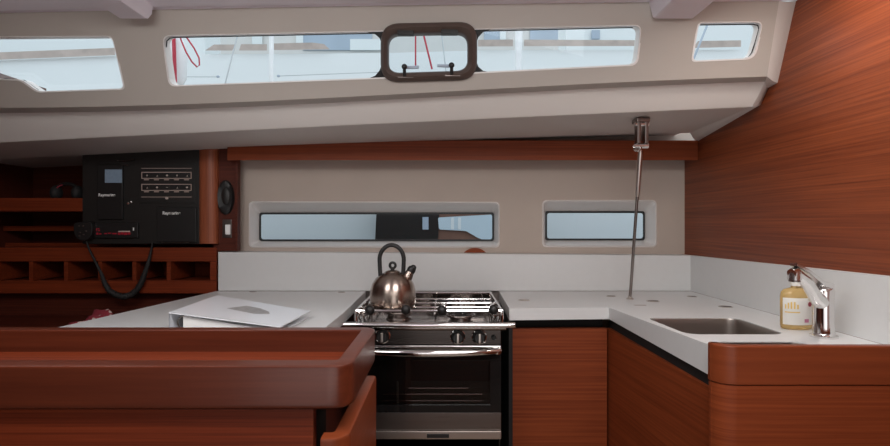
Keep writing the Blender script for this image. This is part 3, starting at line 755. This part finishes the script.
# ------------------------------------------------------------------ foreground fiddle tray on the settee back
ta = thing('settee_back_console', (-.6, .97, 0), 'dark red mahogany console with fiddled tray top in the foreground', 'console')
ZT = EZ-.2094; XL = -1.15; XR = -.138; YA, YB = .82, 1.1275
def tray_loop(o, z, r1, r2):
    lp = round_poly([(XL+o*.3, YA+o*1.28), (XR-o*.88, YA+o*1.28), (XR-o*.88, YB-o), (XL+o*.3, YB-o)], [.001, r1, r2, .001], 8)
    return [Vector((x, y, z)) for x, y in lp]
mb = MB()
rings = [tray_loop(.006, ZT-.066, .036, .03), tray_loop(.001, ZT-.062, .036, .03), tray_loop(0, ZT-.058, .036, .03), tray_loop(0, ZT-.004, .036, .03), tray_loop(.001, ZT-.001, .036, .03), tray_loop(.004, ZT, .034, .028), tray_loop(.028, ZT, .008, .008), tray_loop(.030, ZT-.002, .006, .006), tray_loop(.031, ZT-.043, .006, .006), tray_loop(.04, ZT-.066, .006, .006)]
mb.rows(rings, close_u=True, close_v=True); mb.build('fiddle_rail', 'wood_rail', ta, 40)
mb = MB(); mb.box(XL+.02, XR-.027, YA+.029, YB-.029, ZT-.055, ZT-.043); mb.build('tray_floor', 'wood_x', ta)
mb = MB(); mb.box(XL, -.1956, YA+.012, YA+.032, .02, ZT-.067, .001); mb.build('front_panel', 'wood_x', ta)
mb = MB(); mb.box(XL, -.235, YA+.036, YB-.02, .02, ZT-.067, .001); mb.build('console_body', 'void', ta)  # black solid; shade behind the front panel put into its colour
# end board standing under the tray corner
mb = MB()
def lp(o, z):
    pts = [(-.178, .80+o)]
    r = .030-o
    for k in range(9):
        q = -PI/2+PI/2*k/8; pts.append((-.139-.030+r*math.cos(q), .80+.030+r*math.sin(q)))
    pts.append((-.139-o, 1.13)); return [Vector((x, y, z)) for x, y in pts]
zt_ = EZ-.308
g = mb.rows([lp(0, 0), lp(0, zt_-.005), lp(.0015, zt_-.0015), lp(.005, zt_), lp(.0235, zt_), lp(.0238, zt_-.004), lp(.0238, 0)], close_u=True)
mb.cap([r[0] for r in g]); mb.cap([r[-1] for r in g][::-1])
mb.build('end_board', 'wood_orange_rail', ta, 40, label='lighter end board standing below the tray corner')

# ------------------------------------------------------------------ navigation corner
YN = 2.05
nv = thing('navigation_shelves', (WX(80, YN), YN, .7), 'mahogany shelf unit with a row of pigeonholes in the left corner', 'shelf unit')
def fpx(mb, x0, x1, y0, y1, Y0, Y1, bev=.002):
    mb.box(WX(x0, Y0), WX(x1, Y0), Y0, Y1, WZ(y1, Y0), WZ(y0, Y0), bev)
mb = MB(); fpx(mb, -40, 216.5, 247.5, 261.5, YN, YN+.03); mb.build('rail', 'wood_x', nv)
mb = MB(); fpx(mb, -40, 216.5, 280.5, 293.5, YN, YN+.03); mb.build('rail', 'wood_x', nv)
mb = MB(); fpx(mb, 210, 216.5, 261.7, 280.3, YN, YN+.03, .001); mb.build('stile', 'wood_x', nv)
for x in (-3, 31, 66, 100, 134.3, 168.7):
    mb = MB(); fpx(mb, x-2, x+2, 261.7, 280.3, YN+.002, YN+.20, .0005); mb.build('divider', 'wood_x', nv)
mb = MB(); mb.box(WX(-40, YN), WX(217, YN), YN+.21, YN+.22, WZ(296, YN), WZ(245, YN)); mb.build('back_board', 'wood_x', nv)
mb = MB(); mb.box(WX(-40, YN), WX(217, YN), YN+.032, YN+.21, WZ(282, YN)-.012, WZ(282, YN)); mb.build('shelf', 'wood_x', nv)
mb = MB(); mb.box(WX(-40, YN), WX(217, YN), YN+.032, YN+.21, WZ(259, YN), WZ(259, YN)+.010); mb.build('shelf', 'wood_x', nv)
mb = MB(); fpx(mb, -40, 82.5, 198, 211.5, YN, YN+.03); mb.build('upper_rail', 'wood_x', nv)
mb = MB(); mb.box(WX(-40, YN), WX(82, YN), YN+.032, YN+.35, WZ(211, YN), WZ(211, YN)+.012); mb.build('upper_shelf', 'wood_x', nv)
mb = MB(); mb.box(WX(-40, YN), WX(82, YN), YN+.20, YN+.215, WZ(231, YN+.2), WZ(226, YN+.2), .001); mb.build('inner_batten', 'wood_x', nv)
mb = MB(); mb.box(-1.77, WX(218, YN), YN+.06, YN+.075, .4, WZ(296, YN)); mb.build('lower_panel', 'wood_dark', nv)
mb = MB(); pts = []
for k in range(9):
    a = PI*k/8; pts.append((WX(209.3, YN)-math.cos(a)*.034, YN-.004-math.sin(a)*.022))
pts += [(WX(209.3, YN)+.034, YN+.05), (WX(209.3, YN)-.034, YN+.05)]
mb.prism([(x, y, WZ(243.5, YN)) for x, y in pts], (0, 0, WZ(143, YN)-WZ(243.5, YN))); mb.build('pillar', 'wood_z', nv, 40, label='lighter rounded upright pillar')
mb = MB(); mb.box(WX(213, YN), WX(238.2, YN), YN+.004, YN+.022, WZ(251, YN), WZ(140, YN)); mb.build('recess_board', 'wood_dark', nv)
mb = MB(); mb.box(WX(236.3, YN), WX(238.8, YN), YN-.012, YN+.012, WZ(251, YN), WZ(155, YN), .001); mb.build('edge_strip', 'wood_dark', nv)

# electronics panel
ep = thing('instrument_panel', (WX(141, YN), YN, WZ(243, YN)), 'black instrument panel with breaker rows and red lit radio beside the pillar', 'panel')
mb = MB(); mb.box(WX(82.8, YN), WX(200, YN), YN-.004, YN+.05, WZ(244, YN), WZ(146, YN), .003); mb.build('face_plate', 'panel_black', ep)
Yp = YN-.004
def plate(name, x0, x1, y0, y1, th, mat, par, base=0, bev=.001):
    mb = MB(); mb.box(WX(x0, Yp), WX(x1, Yp), Yp-base-th, Yp-base, WZ(y1, Yp), WZ(y0, Yp), bev); return mb.build(name, mat, par)
i1 = plate('chart_display', 99, 124.3, 165, 219.5, .012, 'black', ep, 0, .003)
plate('lcd_screen', 107, 124, 169.8, 183, .001, 'lcd', i1, .012, .0)
def text(body, px, py, size, par, mat, base, name='lettering', bold=.0):
    cu = bpy.data.curves.new(name, 'FONT'); cu.body = body; cu.size = size; cu.align_x = 'CENTER'; cu.align_y = 'CENTER'; cu.offset = bold
    o = bpy.data.objects.new(name, cu); COL.objects.link(o)
    dg = bpy.context.evaluated_depsgraph_get(); me = bpy.data.meshes.new_from_object(o.evaluated_get(dg))
    bpy.data.objects.remove(o); bpy.data.curves.remove(cu)
    M = Matrix.Translation(Vector((WX(px, Yp), Yp-base-.0008, WZ(py, Yp)))-parent_loc(par)) @ Matrix.Rotation(PI/2, 4, 'X')
    me.transform(M); me.materials.clear(); me.materials.append(MT[mat])
    t = bpy.data.objects.new(name, me); COL.objects.link(t); t.parent = par; return t
text('Raymarine', 109, 195.2, .0145, i1, 'white_mark', .012, bold=.0004)
i2 = plate('instrument_cover', 158, 197.5, 207.5, 242, .010, 'black', ep, 0, .003)
text('Raymarine', 173, 213.2, .0155, i2, 'white_mark', .010, bold=.0004)
mb = MB(); mb.tube([(WX(163, Yp), Yp-.012, WZ(242.5, Yp)), (WX(190, Yp), Yp-.012, WZ(242.5, Yp))], .0012, 6); mb.build('lower_lip', 'steel_dark', i2)
br_ = plate('breaker_panel', 139, 195, 163, 203, .003, 'panel_black', ep, 0, .001)
def frame_line(x0, x1, y0, y1, par):
    mb = MB(); t = .7
    for a in ((x0, x1, y0, y0+t), (x0, x1, y1-t, y1), (x0, x0+t, y0, y1), (x1-t, x1, y0, y1)):
        mb.box(WX(a[0], Yp), WX(a[1], Yp), Yp-.0045, Yp-.003, WZ(a[3], Yp), WZ(a[2], Yp))
    return mb.build('row_outline', 'gold_mark', par)
for ri, (y0, y1) in enumerate(((172, 178.8), (184, 190.8))):
    fo = frame_line(142, 192, y0, y1, br_)
    for k in range(5):
        cx = 147+k*10; ym = (y0+y1)/2
        mb = MB(); mb.box(WX(cx-3.1, Yp), WX(cx+3.1, Yp), Yp-.007, Yp-.003, WZ(y1-1.2, Yp), WZ(y0+1.2, Yp), .001); bk = mb.build('breaker_switch', 'black', br_)
        mb = MB(); c = W(cx, ym, Yp-.0078); r = .0042
        sh = [(0, 1), (.35, .3), (1, .2), (.4, -.2), (.6, -1), (0, -.5), (-.6, -1), (-.4, -.2), (-1, .2), (-.35, .3)] if (k+ri) % 3 == 0 else ([(-1, -.7), (.2, -.2), (1, .9), (.5, -.3), (1, -1)] if (k+ri) % 3 == 1 else [(math.cos(2*PI*j/10), .8*math.sin(2*PI*j/10)) for j in range(10)])
        if ri == 1 and k == 2: sh = [(-1, -.2), (1, -.2), (1, .2), (-1, .2)]
        mb.face([c+Vector((u*r, 0, v*r)) for u, v in sh]); mb.build('symbol', 'tan_glyph', bk, 0)
        plate('name_strip', cx-2.4, cx+2.4, y1+.6, y1+1.5, .0012, 'gold_mark', br_, .003, 0)
plate('border_line', 142, 192, 196.8, 197.3, .0012, 'gold_mark', br_, .003, 0); plate('border_line', 142, 192, 168.2, 168.6, .0012, 'gold_mark', br_, .003, 0)
mb = MB(); mb.lathe([(.005, -.003), (.005, -.008), (.003, -.009), (0, -.009)], W(167.5, 198.2, Yp), 'Y', 14); mb.build('master_key', 'tan_glyph', br_)
mb = MB(); mb.lathe([(.006, 0), (.006, -.004), (.004, -.006), (0, -.006)], W(128.5, 203.5, Yp), 'Y', 14); mb.ball(W(131.3, 202, Yp-.006), .006); mb.build('toggle_switch', 'chrome', ep)
rd = plate('radio', 96, 139.5, 222.5, 238, .012, 'black', ep, 0, .003)
ds = plate('radio_display', 97.5, 134, 227.5, 235.5, .001, 'black', rd, .012, 0)
def seg(x0, x1, y0, y1): plate('display_mark', x0, x1, y0, y1, .0006, 'red_lcd', rd, .013, 0)
for x0_, x1_, y0_, y1_ in ((98.4, 99.2, 228.2, 231), (99.8, 101.6, 228.2, 229), (100.6, 102.2, 229.8, 231), (98.6, 100.4, 232.6, 234.6), (101, 103.6, 233.2, 234.4), (106.5, 109, 233, 234), (110, 113.4, 232.7, 233.6), (114.5, 118.6, 233, 234.2), (120, 122.6, 232.5, 234.6), (123.2, 125.6, 232.2, 234.4), (126.2, 129.2, 232.4, 234.8), (129.8, 132.4, 232.2, 234.4)): seg(x0_, x1_, y0_, y1_)
plate('display_mark', 120.5, 132, 230.8, 232, .0006, 'tan_glyph', rd, .0135, 0); plate('button', 134.8, 136, 227.5, 230.5, .001, 'white_mark', rd, .012, 0)
# thin metal strips put in as lamp glints above the panel
mb = MB(); mb.tube([W(117, 160.5, Yp-.01), W(126, 161, Yp-.012), W(134, 159.5, Yp-.01)], .0016, 8); mb.build('chrome_strip', 'steel_dark', ep)
mb = MB(); mb.tube([W(121, 165, Yp-.008), W(128, 165.2, Yp-.008)], .0013, 8); mb.build('chrome_strip', 'steel_dark', ep)
# radio handset with its hanging cord
hs_ = thing('radio_handset', W(81, 241, Yp-.02), 'black radio handset with looping cord left of the lit radio', 'handset')
mb = MB(); lp = round_poly([(73, 222.5), (91.5, 221.5), (92.5, 232), (88, 240.5), (78.5, 240.5), (73.5, 235)], 3.5)
Yh = Yp-.034
mb.prism([W(x, y, Yh) for x, y in lp], (0, .032, 0), .004); mb.build('handset_body', 'black', hs_, 40)
mb = MB()
for a, b2 in ((79, 226), (83, 226), (80, 232.5), (83.5, 234.5), (86, 231), (79, 236)): mb.ball(W(a, b2, Yh), .0035, (1.2, .5, .7), 8)
mb.build('keys', 'steel_dark', hs_)
cp = [(86, 240), (88.5, 248), (92.5, 256), (97, 265), (101.5, 274), (104.5, 283), (109, 290.5), (116, 295), (124, 297), (131, 295), (137, 290), (141.5, 282), (145, 273), (148, 264), (150, 256), (151.5, 248), (152.5, 242)]
mb = MB(); pts = [W(x, y, Yp-.018-(0 if 2 < i < 14 else -.006)) for i, (x, y) in enumerate(cp)]
rad = [.0035, .0035, .004, .0045, .006, .0085, .0095, .0105, .0105, .0105, .010, .0095, .0085, .007, .005, .0035, .003]
fine = []; fr = []
for i in range(len(pts)-1):
    for k in range(6):
        t = k/6; fine.append(pts[i].lerp(pts[i+1], t)); fr.append((rad[i]*(1-t)+rad[i+1]*t)*(1+(.18 if k % 2 else -.1)*(1 if rad[i] > .005 else 0)))
mb.tube(fine+[pts[-1]], fr+[rad[-1]], 10); mb.build('cord', 'black_soft', hs_, 60)
# headphones on the shelf
hp = thing('headphones', W(67, 198, YN+.08), 'black headphones lying on the upper left shelf', 'headphones')
mb = MB(); c = W(67, 197, YN+.06); pts = [c+Vector((.052*math.cos(PI*k/14), .0, .052*math.sin(PI*k/14)-.002)) for k in range(15)]
mb.tube(pts, .007, 10); mb.build('headband', 'black', hp)
for s in (-1, 1): mb = MB(); mb.ball(c+Vector((s*.040, 0, .016)), .028, (.7, .9, 1.0)); mb.build('ear_cup', 'black_soft', hp)
mb = MB(); pts = [c+Vector((.043*math.cos(PI*k/14), -.012, .048*math.sin(PI*k/14)-.002)) for k in range(8, 13)]; mb.tube(pts, .0025, 8); mb.build('red_band', 'label_red', hp)
# speaker and switch on the recess board
Yr = YN+.004
sk = thing('wall_speaker', W(226, 197, Yr), 'black oval wall fitting above the white switch', 'speaker')
mb = MB(); mb.lathe([(.0315, 0), (.0315, -.006), (.027, -.012), (.016, -.010), (0, -.008)], W(226, 197.5, Yr), 'Y', 40, 1, 2.0); mb.build('oval_rim', 'black', sk, 50)
mb = MB(); mb.ball(W(226, 196, Yr-.010), .017, (1, .4, 1.9)); mb.build('grille', 'panel_black', sk)
sw = thing('rocker_switch', W(227.3, 229, Yr), 'small white rocker switch beneath the black oval fitting', 'switch')
mb = MB(); mb.box(WX(222.8, Yr), WX(232, Yr), Yr-.006, Yr, WZ(237.8, Yr), WZ(219.5, Yr), .002); mb.build('cover_plate', 'steel_dark', sw)
mb = MB(); mb.box(WX(226.3, Yr), WX(231.3, Yr), Yr-.012, Yr-.006, WZ(234.5, Yr), WZ(224.5, Yr), .002); mb.build('rocker', 'white_mark', sw)
# chart table / seat in the corner with the cloth
nd = thing('chart_table', (-1.35, 1.7, 0), 'dark chart table low in the left corner behind the worktop', 'table')
mb = MB(); mb.box(-1.76, -.965, 1.2, 2.10, EZ-.375, EZ-.345, .003); mb.build('table_top', 'wood_dark', nd)
mb = MB(); mb.box(-1.74, -1.0, 1.25, 2.09, 0, EZ-.376); mb.build('table_base', 'wood_dark', nd)
t = bmesh.new(); bmesh.ops.create_icosphere(t, subdivisions=4, radius=1)
rnd = random.Random(3); ph = [rnd.uniform(0, 6) for _ in range(8)]
for v in t.verts:
    x, y, z = v.co
    k = 1+.16*math.sin(5*x+ph[0]+2*y)+.13*math.sin(7*y+ph[1]+3*z)+.10*math.sin(9*z+ph[2]+4*x)+.07*math.sin(13*x+11*y+ph[3])
    v.co = Vector((x*.078*k, y*.06*k, max(z*.056*k, -.0)))
mb = MB(); mb.merge(t, Matrix.Translation((-1.10, 1.80, EZ-.344)))
tag(mb.build('crumpled_cloth', 'cloth', smooth=80), 'crumpled red and white cloth beside the left edge of the worktop', 'cloth')

# ------------------------------------------------------------------ outside the windows
def opx(mb, pts, Y, th=.02): mb.prism([W(x, y, Y) for x, y in pts], (0, th, 0))
YO = 4.0
ny = thing('moored_yacht', W(430, 300, YO), 'white yacht moored alongside, seen through the windows', 'yacht')
sheer = [(-500, 66), (-250, 60), (0, 54.5), (115, 50), (200, 48.5), (300, 48), (390, 47), (480, 44.5), (640, 44), (780, 44), (1200, 40)]
mb = MB(); rowsY = []
for dy, k in ((1.1, -.9), (.35, -.6), (.0, 0), (-.0, .15), (.25, .75), (.9, 1.0)): rowsY.append((dy, k))
top = [W(x, y+5, YO) for x, y in sheer]
def hull_row(dy, z): return [Vector((p.x, YO+dy, p.z if z is None else z)) for p in top]
mb.rows([hull_row(0.02, None), hull_row(.0, EZ+.6), hull_row(.02, EZ+.2), hull_row(.12, EZ-.3), hull_row(.5, EZ-.9)]); mb.build('hull', 'yacht_white', ny, 60)
for a, b2 in ((-500, 115), (115, 188), (0, 0)):
    pass
mb = MB()
mb.rows([[W(x, y+5.2, YO-.012) for x, y in sheer[:4]], [W(x, y-2.2, YO-.012) for x, y in sheer[:4]]]); mb.build('toe_rail', 'teak_strip', ny, 0)
for seg_ in ([(205, 50.5), (232, 50.5), (236, 44.5), (214, 44.5)], [(239, 50.5), (267, 50.5), (267, 44.2), (241, 44.2)], [(273, 50), (330, 49.5), (324, 44), (312, 42.5), (273, 43.5)], [(478, 46.5), (513, 46.3), (513, 39.5), (478, 39.8)], [(524, 46.2), (640, 46), (640, 40.2), (524, 39.6)], [(693, 48), (741, 46.8), (741, 40.3), (698, 41)]):
    mb = MB(); mb.face([W(x, y, YO-.014) for x, y in seg_]); mb.build('toe_rail', 'teak_strip', ny, 0)
# dark hull window; boards coloured as cabin reflections in the lower portlight
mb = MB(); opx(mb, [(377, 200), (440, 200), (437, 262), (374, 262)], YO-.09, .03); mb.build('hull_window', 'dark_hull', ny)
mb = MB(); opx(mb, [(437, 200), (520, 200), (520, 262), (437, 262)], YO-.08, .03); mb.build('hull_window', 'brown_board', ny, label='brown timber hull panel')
mb = MB(); opx(mb, [(422.5, 217), (428.5, 217), (428.5, 229.5), (422.5, 229.5)], YO-.10, .008); mb.build('window_pane', 'boat_grey', ny)  # pane coloured as a cabin reflection in the portlight
mb = MB(); opx(mb, round_poly([(438, 217.5), (520, 213), (520, 252), (478, 238), (466, 231), (439, 229.5)], 2), YO-.10, .008); mb.build('window_pane', 'blue_grey', ny)  # pane coloured as the cabin window reflected in the portlight
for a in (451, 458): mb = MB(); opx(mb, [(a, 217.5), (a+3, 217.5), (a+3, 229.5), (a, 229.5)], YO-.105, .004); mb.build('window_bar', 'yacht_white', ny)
# deckhouse
dh = MB(); opx(dh, [(-420, 0), (205, 0), (205, 60), (-420, 70)], YO+.35, .3); dh.build('deckhouse', 'yacht_white', ny)
dh = MB(); opx(dh, [(566, -30), (1000, -30), (1000, 56), (566, 56)], YO+.35, .3); dh.build('deckhouse', 'yacht_white', ny)
mb = MB(); opx(mb, [(592, 30), (600, 30), (600, 38.5), (592, 38.5)], YO+.32, .02); mb.build('deckhouse_port', 'boat_grey', ny)
qb = thing('harbour_building', W(380, 120, 9), 'pale harbour building far behind the moored yacht', 'building')
mb = MB(); opx(mb, [(180, -60), (590, -60), (590, 120), (180, 120)], 9, .4); mb.build('facade', 'stone', qb)
for a in ((303, 352, 20, 50), (352, 372, 24, 50), (484, 500, 20, 40), (530, 564, 24, 40)):
    mb = MB(); opx(mb, [(a[0], a[2]), (a[1], a[2]), (a[1], a[3]), (a[0], a[3])], 8.97, .02); mb.build('window', 'boat_grey', qb)
for a in ((296, 303, 20, 44), (350, 384, 39, 50), (252, 262, 24, 44), (500, 506, 20, 40)):
    mb = MB(); opx(mb, [(a[0], a[2]), (a[1], a[2]), (a[1], a[3]), (a[0], a[3])], 8.95, .02); mb.build('white_band', 'yacht_white', qb)
# quay water
mb = MB(); mb.box(-20, 20, 2.7, 30, -.9, -.85); tag(mb.build('water', plain('harbour water', (.20, .28, .30), .15), None, 0), 'grey harbour water between the boats', 'water', kind='stuff')
# deck gear just outside the long window
YD = 1.86
def rope(pts, r, name, label, cat, mat, seg=8, group=None):
    mb = MB(); mb.tube(pts, r, seg); return tag(mb.build(name, mat, smooth=60), label, cat, group)
fd = thing('fender', W(180, 90, YD), 'white inflatable fender hanging by the red rope outside the long window', 'fender')
mb = MB(); c = W(176, 60, YD+.05); mb.lathe([(.004, .085), (.012, .080), (.022, .072), (.034, .050), (.036, 0), (.034, -.062), (.024, -.080), (.008, -.088)], c, 'Z', 24); mb.build('fender_body', 'fender', fd, 60)
rope([W(173.5, 20, YD), W(173.8, 40, YD), W(174.5, 62, YD), W(175.5, 92, YD)], .0062, 'rope', 'thick red rope hanging straight at the left end of the long window', 'rope', 'red_rope', group='red ropes outside the windows')
lp = [(178, 26), (181, 40), (186, 52), (192, 62), (197, 67), (199.5, 65), (199, 58), (194, 48), (187, 38), (180.5, 30), (177, 24)]
mb = MB(); mb.tube([W(x, y, YD+.004) for x, y in lp], .0026, 8); tag(mb.build('rope', 'red_rope', smooth=60), 'thin red rope loop hanging beside the thick red rope', 'rope', 'red ropes outside the windows')
rope([W(242, 18, YD+.2), W(222, 96, YD+.2)], .0026, 'shroud_wire', 'thin slanting grey shroud wire outside left part of long window', 'wire', 'wire', group='shroud wires outside the windows')
rope([W(271.5, 14, YD+.3), W(271.5, 96, YD+.3)], .009, 'stanchion', 'white upright stanchion outside the long window', 'stanchion', 'fender', 12, 'white posts outside the windows')
rope([W(714, 8, YD-.1), W(686, 78, YD-.1)], .0034, 'shroud_wire', 'slanting dark shroud wire outside the small right window', 'wire', 'boat_grey', group='shroud wires outside the windows')
rope([W(519, 8, YD+.3), W(518.5, 80, YD+.3)], .014, 'stanchion', 'broad white post outside the right part of the long window', 'stanchion', 'fender', 12, 'white posts outside the windows')
def rod(p, q, r, ball, label):
    o = thing('guard_rod', p.lerp(q, .5), label, 'rod', 'thin rods outside the windows')
    mb = MB(); mb.tube([p, q], r, 8); mb.build('rod', 'wire', o)
    mb = MB(); mb.ball(ball, r*3.2, (1.4, 1, 1)); mb.build('end_fitting', 'boat_grey', o)
rod(W(184, 76.8, YD+.4), W(216, 76.8, YD+.4), .0016, W(218, 76.6, YD+.4), 'short thin rod with ball end beyond the red ropes')
rod(W(278, 76, YD+.4), W(384, 72, YD+.4), .0016, W(278.5, 76, YD+.4), 'long thin horizontal rod low outside the long window')
rope([W(415.6, 20, YD), W(415.6, 65.5, YD)], .0026, 'rope', 'upright thin red line behind the porthole glass', 'rope', 'red_rope', group='red ropes outside the windows')
rope([W(421, 24, YD+.02), W(432, 69, YD+.02)], .003, 'rope', 'slanting thin red line behind the porthole glass', 'rope', 'red_rope', group='red ropes outside the windows')
rope([W(440, 20, YD+.25), W(447, 80, YD+.25)], .0022, 'shroud_wire', 'faint grey wire behind the right half of the porthole', 'wire', 'wire', group='shroud wires outside the windows')

# ------------------------------------------------------------------ light
wd = bpy.data.worlds.new('overcast'); SC.world = wd; wd.use_nodes = True
nt = wd.node_tree; nt.nodes.clear()
o = nt.nodes.new('ShaderNodeOutputWorld'); bg = nt.nodes.new('ShaderNodeBackground')
tc = nt.nodes.new('ShaderNodeTexCoord'); sep = nt.nodes.new('ShaderNodeSeparateXYZ'); nt.links.new(tc.outputs['Generated'], sep.inputs[0])
cr_ = nt.nodes.new('ShaderNodeValToRGB'); cr_.color_ramp.elements[0].position = .45; cr_.color_ramp.elements[0].color = (.45, .50, .54, 1)
cr_.color_ramp.elements[1].position = .75; cr_.color_ramp.elements[1].color = (.86, .95, 1.0, 1)
mp = nt.nodes.new('ShaderNodeMath'); mp.operation = 'MULTIPLY_ADD'; mp.inputs[1].default_value = .5; mp.inputs[2].default_value = .5
nt.links.new(sep.outputs['Z'], mp.inputs[0]); nt.links.new(mp.outputs[0], cr_.inputs[0]); nt.links.new(cr_.outputs[0], bg.inputs[0]); nt.links.new(bg.outputs[0], o.inputs[0])
bg.inputs['Strength'].default_value = 1.75
def area(name, loc, target, sx, sy, power, col):
    l = bpy.data.lights.new(name, 'AREA'); l.shape = 'RECTANGLE'; l.size = sx; l.size_y = sy; l.energy = power; l.color = col
    ob = bpy.data.objects.new(name, l); COL.objects.link(ob); ob.location = loc
    ob.rotation_euler = (Vector(target)-Vector(loc)).to_track_quat('-Z', 'Y').to_euler(); return ob
area('hatch_light', (.30, .62, EZ+.545), (.34, .95, 0), .6, .6, 17.5, (.98, .975, .96))
area('companionway_light', (0, -1.2, EZ+.385), (0, 1.5, EZ-.05), 1.3, .26, 4.8, (.98, .965, .94))
lo_ = area('sole_courtesy_light', (0, -.95, EZ-.48), (0, 1.1, EZ+.75), 1.6, .7, 3.6, (.98, .97, .97)); lo_.data.spread = math.radians(95)  # added upward fill for the ceiling, not a fitted lamp
area('aft_hatch_light', (-.70, .72, EZ+.545), (-.75, 1.2, EZ-.4), .55, .55, 12.5, (.98, .975, .96))  # added fill to brighten the left side and the shelves
area('cabin_lamp', (.70, 1.14, EZ+.535), (.9, 1.2, EZ), .12, .12, 2.0, (1.0, .93, .86))

SC.view_settings.view_transform = 'Standard'
SC.view_settings.look = 'None'
SC.view_settings.exposure = -0.36
SC.cycles.max_bounces = 8
SC.cycles.use_denoising = True
